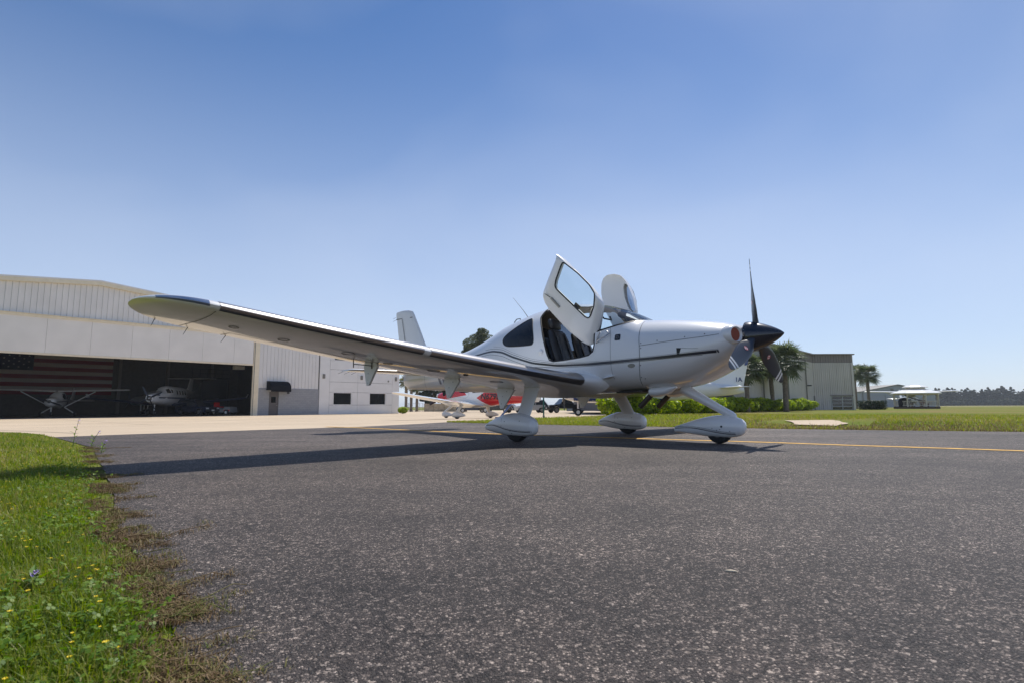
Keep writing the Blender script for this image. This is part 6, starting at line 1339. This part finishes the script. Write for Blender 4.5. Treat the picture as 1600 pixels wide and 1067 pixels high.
# soil and crumbs of grit at the ragged edge
gv, gf = [], []
for k in range(2600):
    y = rr_.uniform(.8, 6.0) if rr_.random() < .5 else rr_.uniform(.8, 2.6); x = float(edge_x(y)) + abs(rr_.gauss(0, .14)); s = rr_.uniform(.0012, .0042); b = len(gv); z = .008
    gv += [(x - s, y, z), (x, y - s * .8, z), (x + s, y + s * .2, z), (x, y + s, z), (x, y, z + s * 1.1)]; gf += [(b, b + 1, b + 4, b + 4), (b + 1, b + 2, b + 4, b + 4), (b + 2, b + 3, b + 4, b + 4), (b + 3, b, b + 4, b + 4)]
gm = bpy.data.meshes.new('grit'); gm.from_pydata(gv, [], [tuple(dict.fromkeys(f)) for f in gf]); gm.materials.append(simple('grit', (0.22, 0.19, 0.16), .9, var=.5, vscale=60)); o = mobj('grit', gm, None); tag(o, 'loose grit and crumbs along the ragged asphalt edge', 'grit', kind='stuff')
# pale leaf and a few stones lying on the asphalt
def litter(nm, x, y, s, rz, label, cat, mat, thin):
    mb = MB(); r = random.Random(int(x * 100)); n = 10; ring = [(s * math.cos(a) * (1 if thin < 1 else r.uniform(.8, 1.1)), s * thin * math.sin(a) * r.uniform(.8, 1.1)) for a in np.linspace(0, 2 * PI, n, endpoint=False)]
    mb.loft([[(a, c, 0) for a, c in ring], [(a * .8, c * .8, s * .16) for a, c in ring], [(a * .3, c * .3, s * .24) for a, c in ring]]); o = mb.build(nm, mat, None, smooth=True); o.location = (x, y, .009); o.rotation_euler = (0, 0, rz); tag(o, label, cat); return o
M['pale_leaf'] = simple('pale_dry_leaf', (0.52, 0.44, 0.33), .8); M['pebble'] = simple('pebble', (0.26, 0.24, 0.22), .8, var=.3, vscale=80)
litter('dry_leaf', .627, 1.66, .019, -.35, 'single pale dry leaf lying on the dark asphalt', 'leaf', M['pale_leaf'], .3)
# tall violet weeds at the verge
for x, y, h, ln, lab in ((-5.42, 6.95, .34, .05, 'tallest violet-flowered weed at the far end of the verge'), (-5.05, 6.75, .20, .09, 'shorter leaning violet-flowered weed at the asphalt edge'), (-4.3, 5.9, .14, .04, 'low violet-flowered weed nearest the wing shadow'), (-1.25, 1.50, .055, .02, 'single violet blossom low in the near grass')):
    f = empty('wildflower', (x, y, 0), 0, lab, 'flower'); mb = MB(); mb.tube([(0, 0, 0), (ln * .3, 0, h * .5), (ln, 0, h)], [.0035, .003, .002], 5); mb.build('stem', M['stem_green'], f, smooth=True)
    mb = MB()
    for k in range(14):
        a = k * 2.4; z = h - .05 * h * (k % 5); mb.add([(ln + .0, 0, z), (ln + .014 * math.cos(a) - .006 * math.sin(a), .014 * math.sin(a) + .006 * math.cos(a), z + .006), (ln + .022 * math.cos(a), .022 * math.sin(a), z + .010), (ln + .014 * math.cos(a) + .006 * math.sin(a), .014 * math.sin(a) - .006 * math.cos(a), z + .006)], [(0, 1, 2, 3)])
    bo = mb.build('blossom', M['violet_petal'], f, fix=False)
    if h < .06: bo.scale = (.5, .5, 1)
    mb = MB()
    for k in range(8):
        a = k * 2.1; z = h * (.1 + .08 * k); mb.add([(ln * .5 * z / h, 0, z), (.03 * math.cos(a + .3), .03 * math.sin(a + .3), z + .02), (.055 * math.cos(a), .055 * math.sin(a), z + .03), (.03 * math.cos(a - .3), .03 * math.sin(a - .3), z + .02)], [(0, 1, 2, 3)])
    mb.build('leaves', M['clover'], f, fix=False)
# lawn blades along the far side of the taxiway
rl = np.random.default_rng(61); n = 120000; t = rl.random(n); ex = np.array([-2.04, .7, 2.06, 3.73, 5.66, 9.05, 16, 30]); ey = np.array([17.2, 14.75, 13.75, 12.7, 11.4, 9.9, 6.2, -1]); x = -2 + 30 * t ** 1.2; y = np.interp(x, ex, ey) + .02 + 24 * rl.random(n) ** 2.0
fx = np.array([-2.05, -.2, 1.3, 4.4, 6.4]); lim = np.where(x < 6.4, np.interp(x, fx, [17.4, 19.6, 23.2, 28.2, 34.5]), 60); ok = (y < lim) & (x < y * 1.05 + 1.5)
inpad = (x > 6.8) & (x < 12.3) & (y > 13.2) & (y < 19.1) & (np.abs((x - 6.9) - (y - 13.5) * .68) < 1.7) & (rl.random(n) < .97); ok &= ~inpad
x, y = x[ok], y[ok]; z = np.array([gz(a, b) for a, b in zip(x, y)]); P_ = np.stack([x, y, z], 1); n = len(x); near = np.clip(1 - (y - np.interp(x, ex, ey)) / 3, 0, 1)
V, F = blades(P_, (.035 + .07 * rl.random(n) ** 2) * (1 - .3 * near), .003 + .004 * rl.random(n) + .00012 * y, 62, .6)
dryp = np.clip((x - 3.0) / 4, 0, 1) * np.clip(1.25 - (y - np.interp(x, ex, ey)) / 9, 0, 1); isd = rl.random(n) < dryp * .85; nb = 6
for sel, nm_, mt_, lb_ in ((~isd, 'lawn_grass', 'lawn_blade', 'green lawn grass along the far side of the taxiway'), (isd, 'dry_lawn_grass', 'lawn_dry', 'brownish dry lawn grass along the right part of the taxiway edge')):
    k_ = np.where(sel)[0]; Vs = V.reshape(-1, 6, 3)[k_].reshape(-1, 3); b_ = (np.arange(len(k_)) * 6)[:, None]; Fs = np.concatenate([b_ + np.array([[0, 1, 3, 2]]), b_ + np.array([[2, 3, 5, 4]])], 1).reshape(-1, 4)
    if mt_ == 'lawn_dry': Vs[:, 2] = Vs[:, 2] * .75
    o = mobj(nm_, np_mesh(nm_, Vs, Fs, M[mt_]), None); tag(o, lb_, 'grass', kind='stuff')
# ---------------------------------------------------------------- thin summer haze over the whole airfield
hm = bpy.data.materials.new('haze'); hm.use_nodes = True; nt = hm.node_tree; nt.nodes.remove(nt.nodes['Principled BSDF'])
pv_ = nt.nodes.new('ShaderNodeVolumePrincipled'); pv_.inputs['Color'].default_value = (0.86, 0.92, 1.0, 1); pv_.inputs['Density'].default_value = 0.0003; pv_.inputs['Anisotropy'].default_value = 0.2
nt.links.new(pv_.outputs['Volume'], nt.nodes['Material Output'].inputs['Volume'])
mb = MB(); mb.box((0, 1700, 8.8), (4990, 3590, 20.5)); hz = mb.build('haze', hm); hz['kind'] = 'stuff'; hz['label'] = 'thin pale haze over the airfield'
scene.cycles.volume_bounces = 0
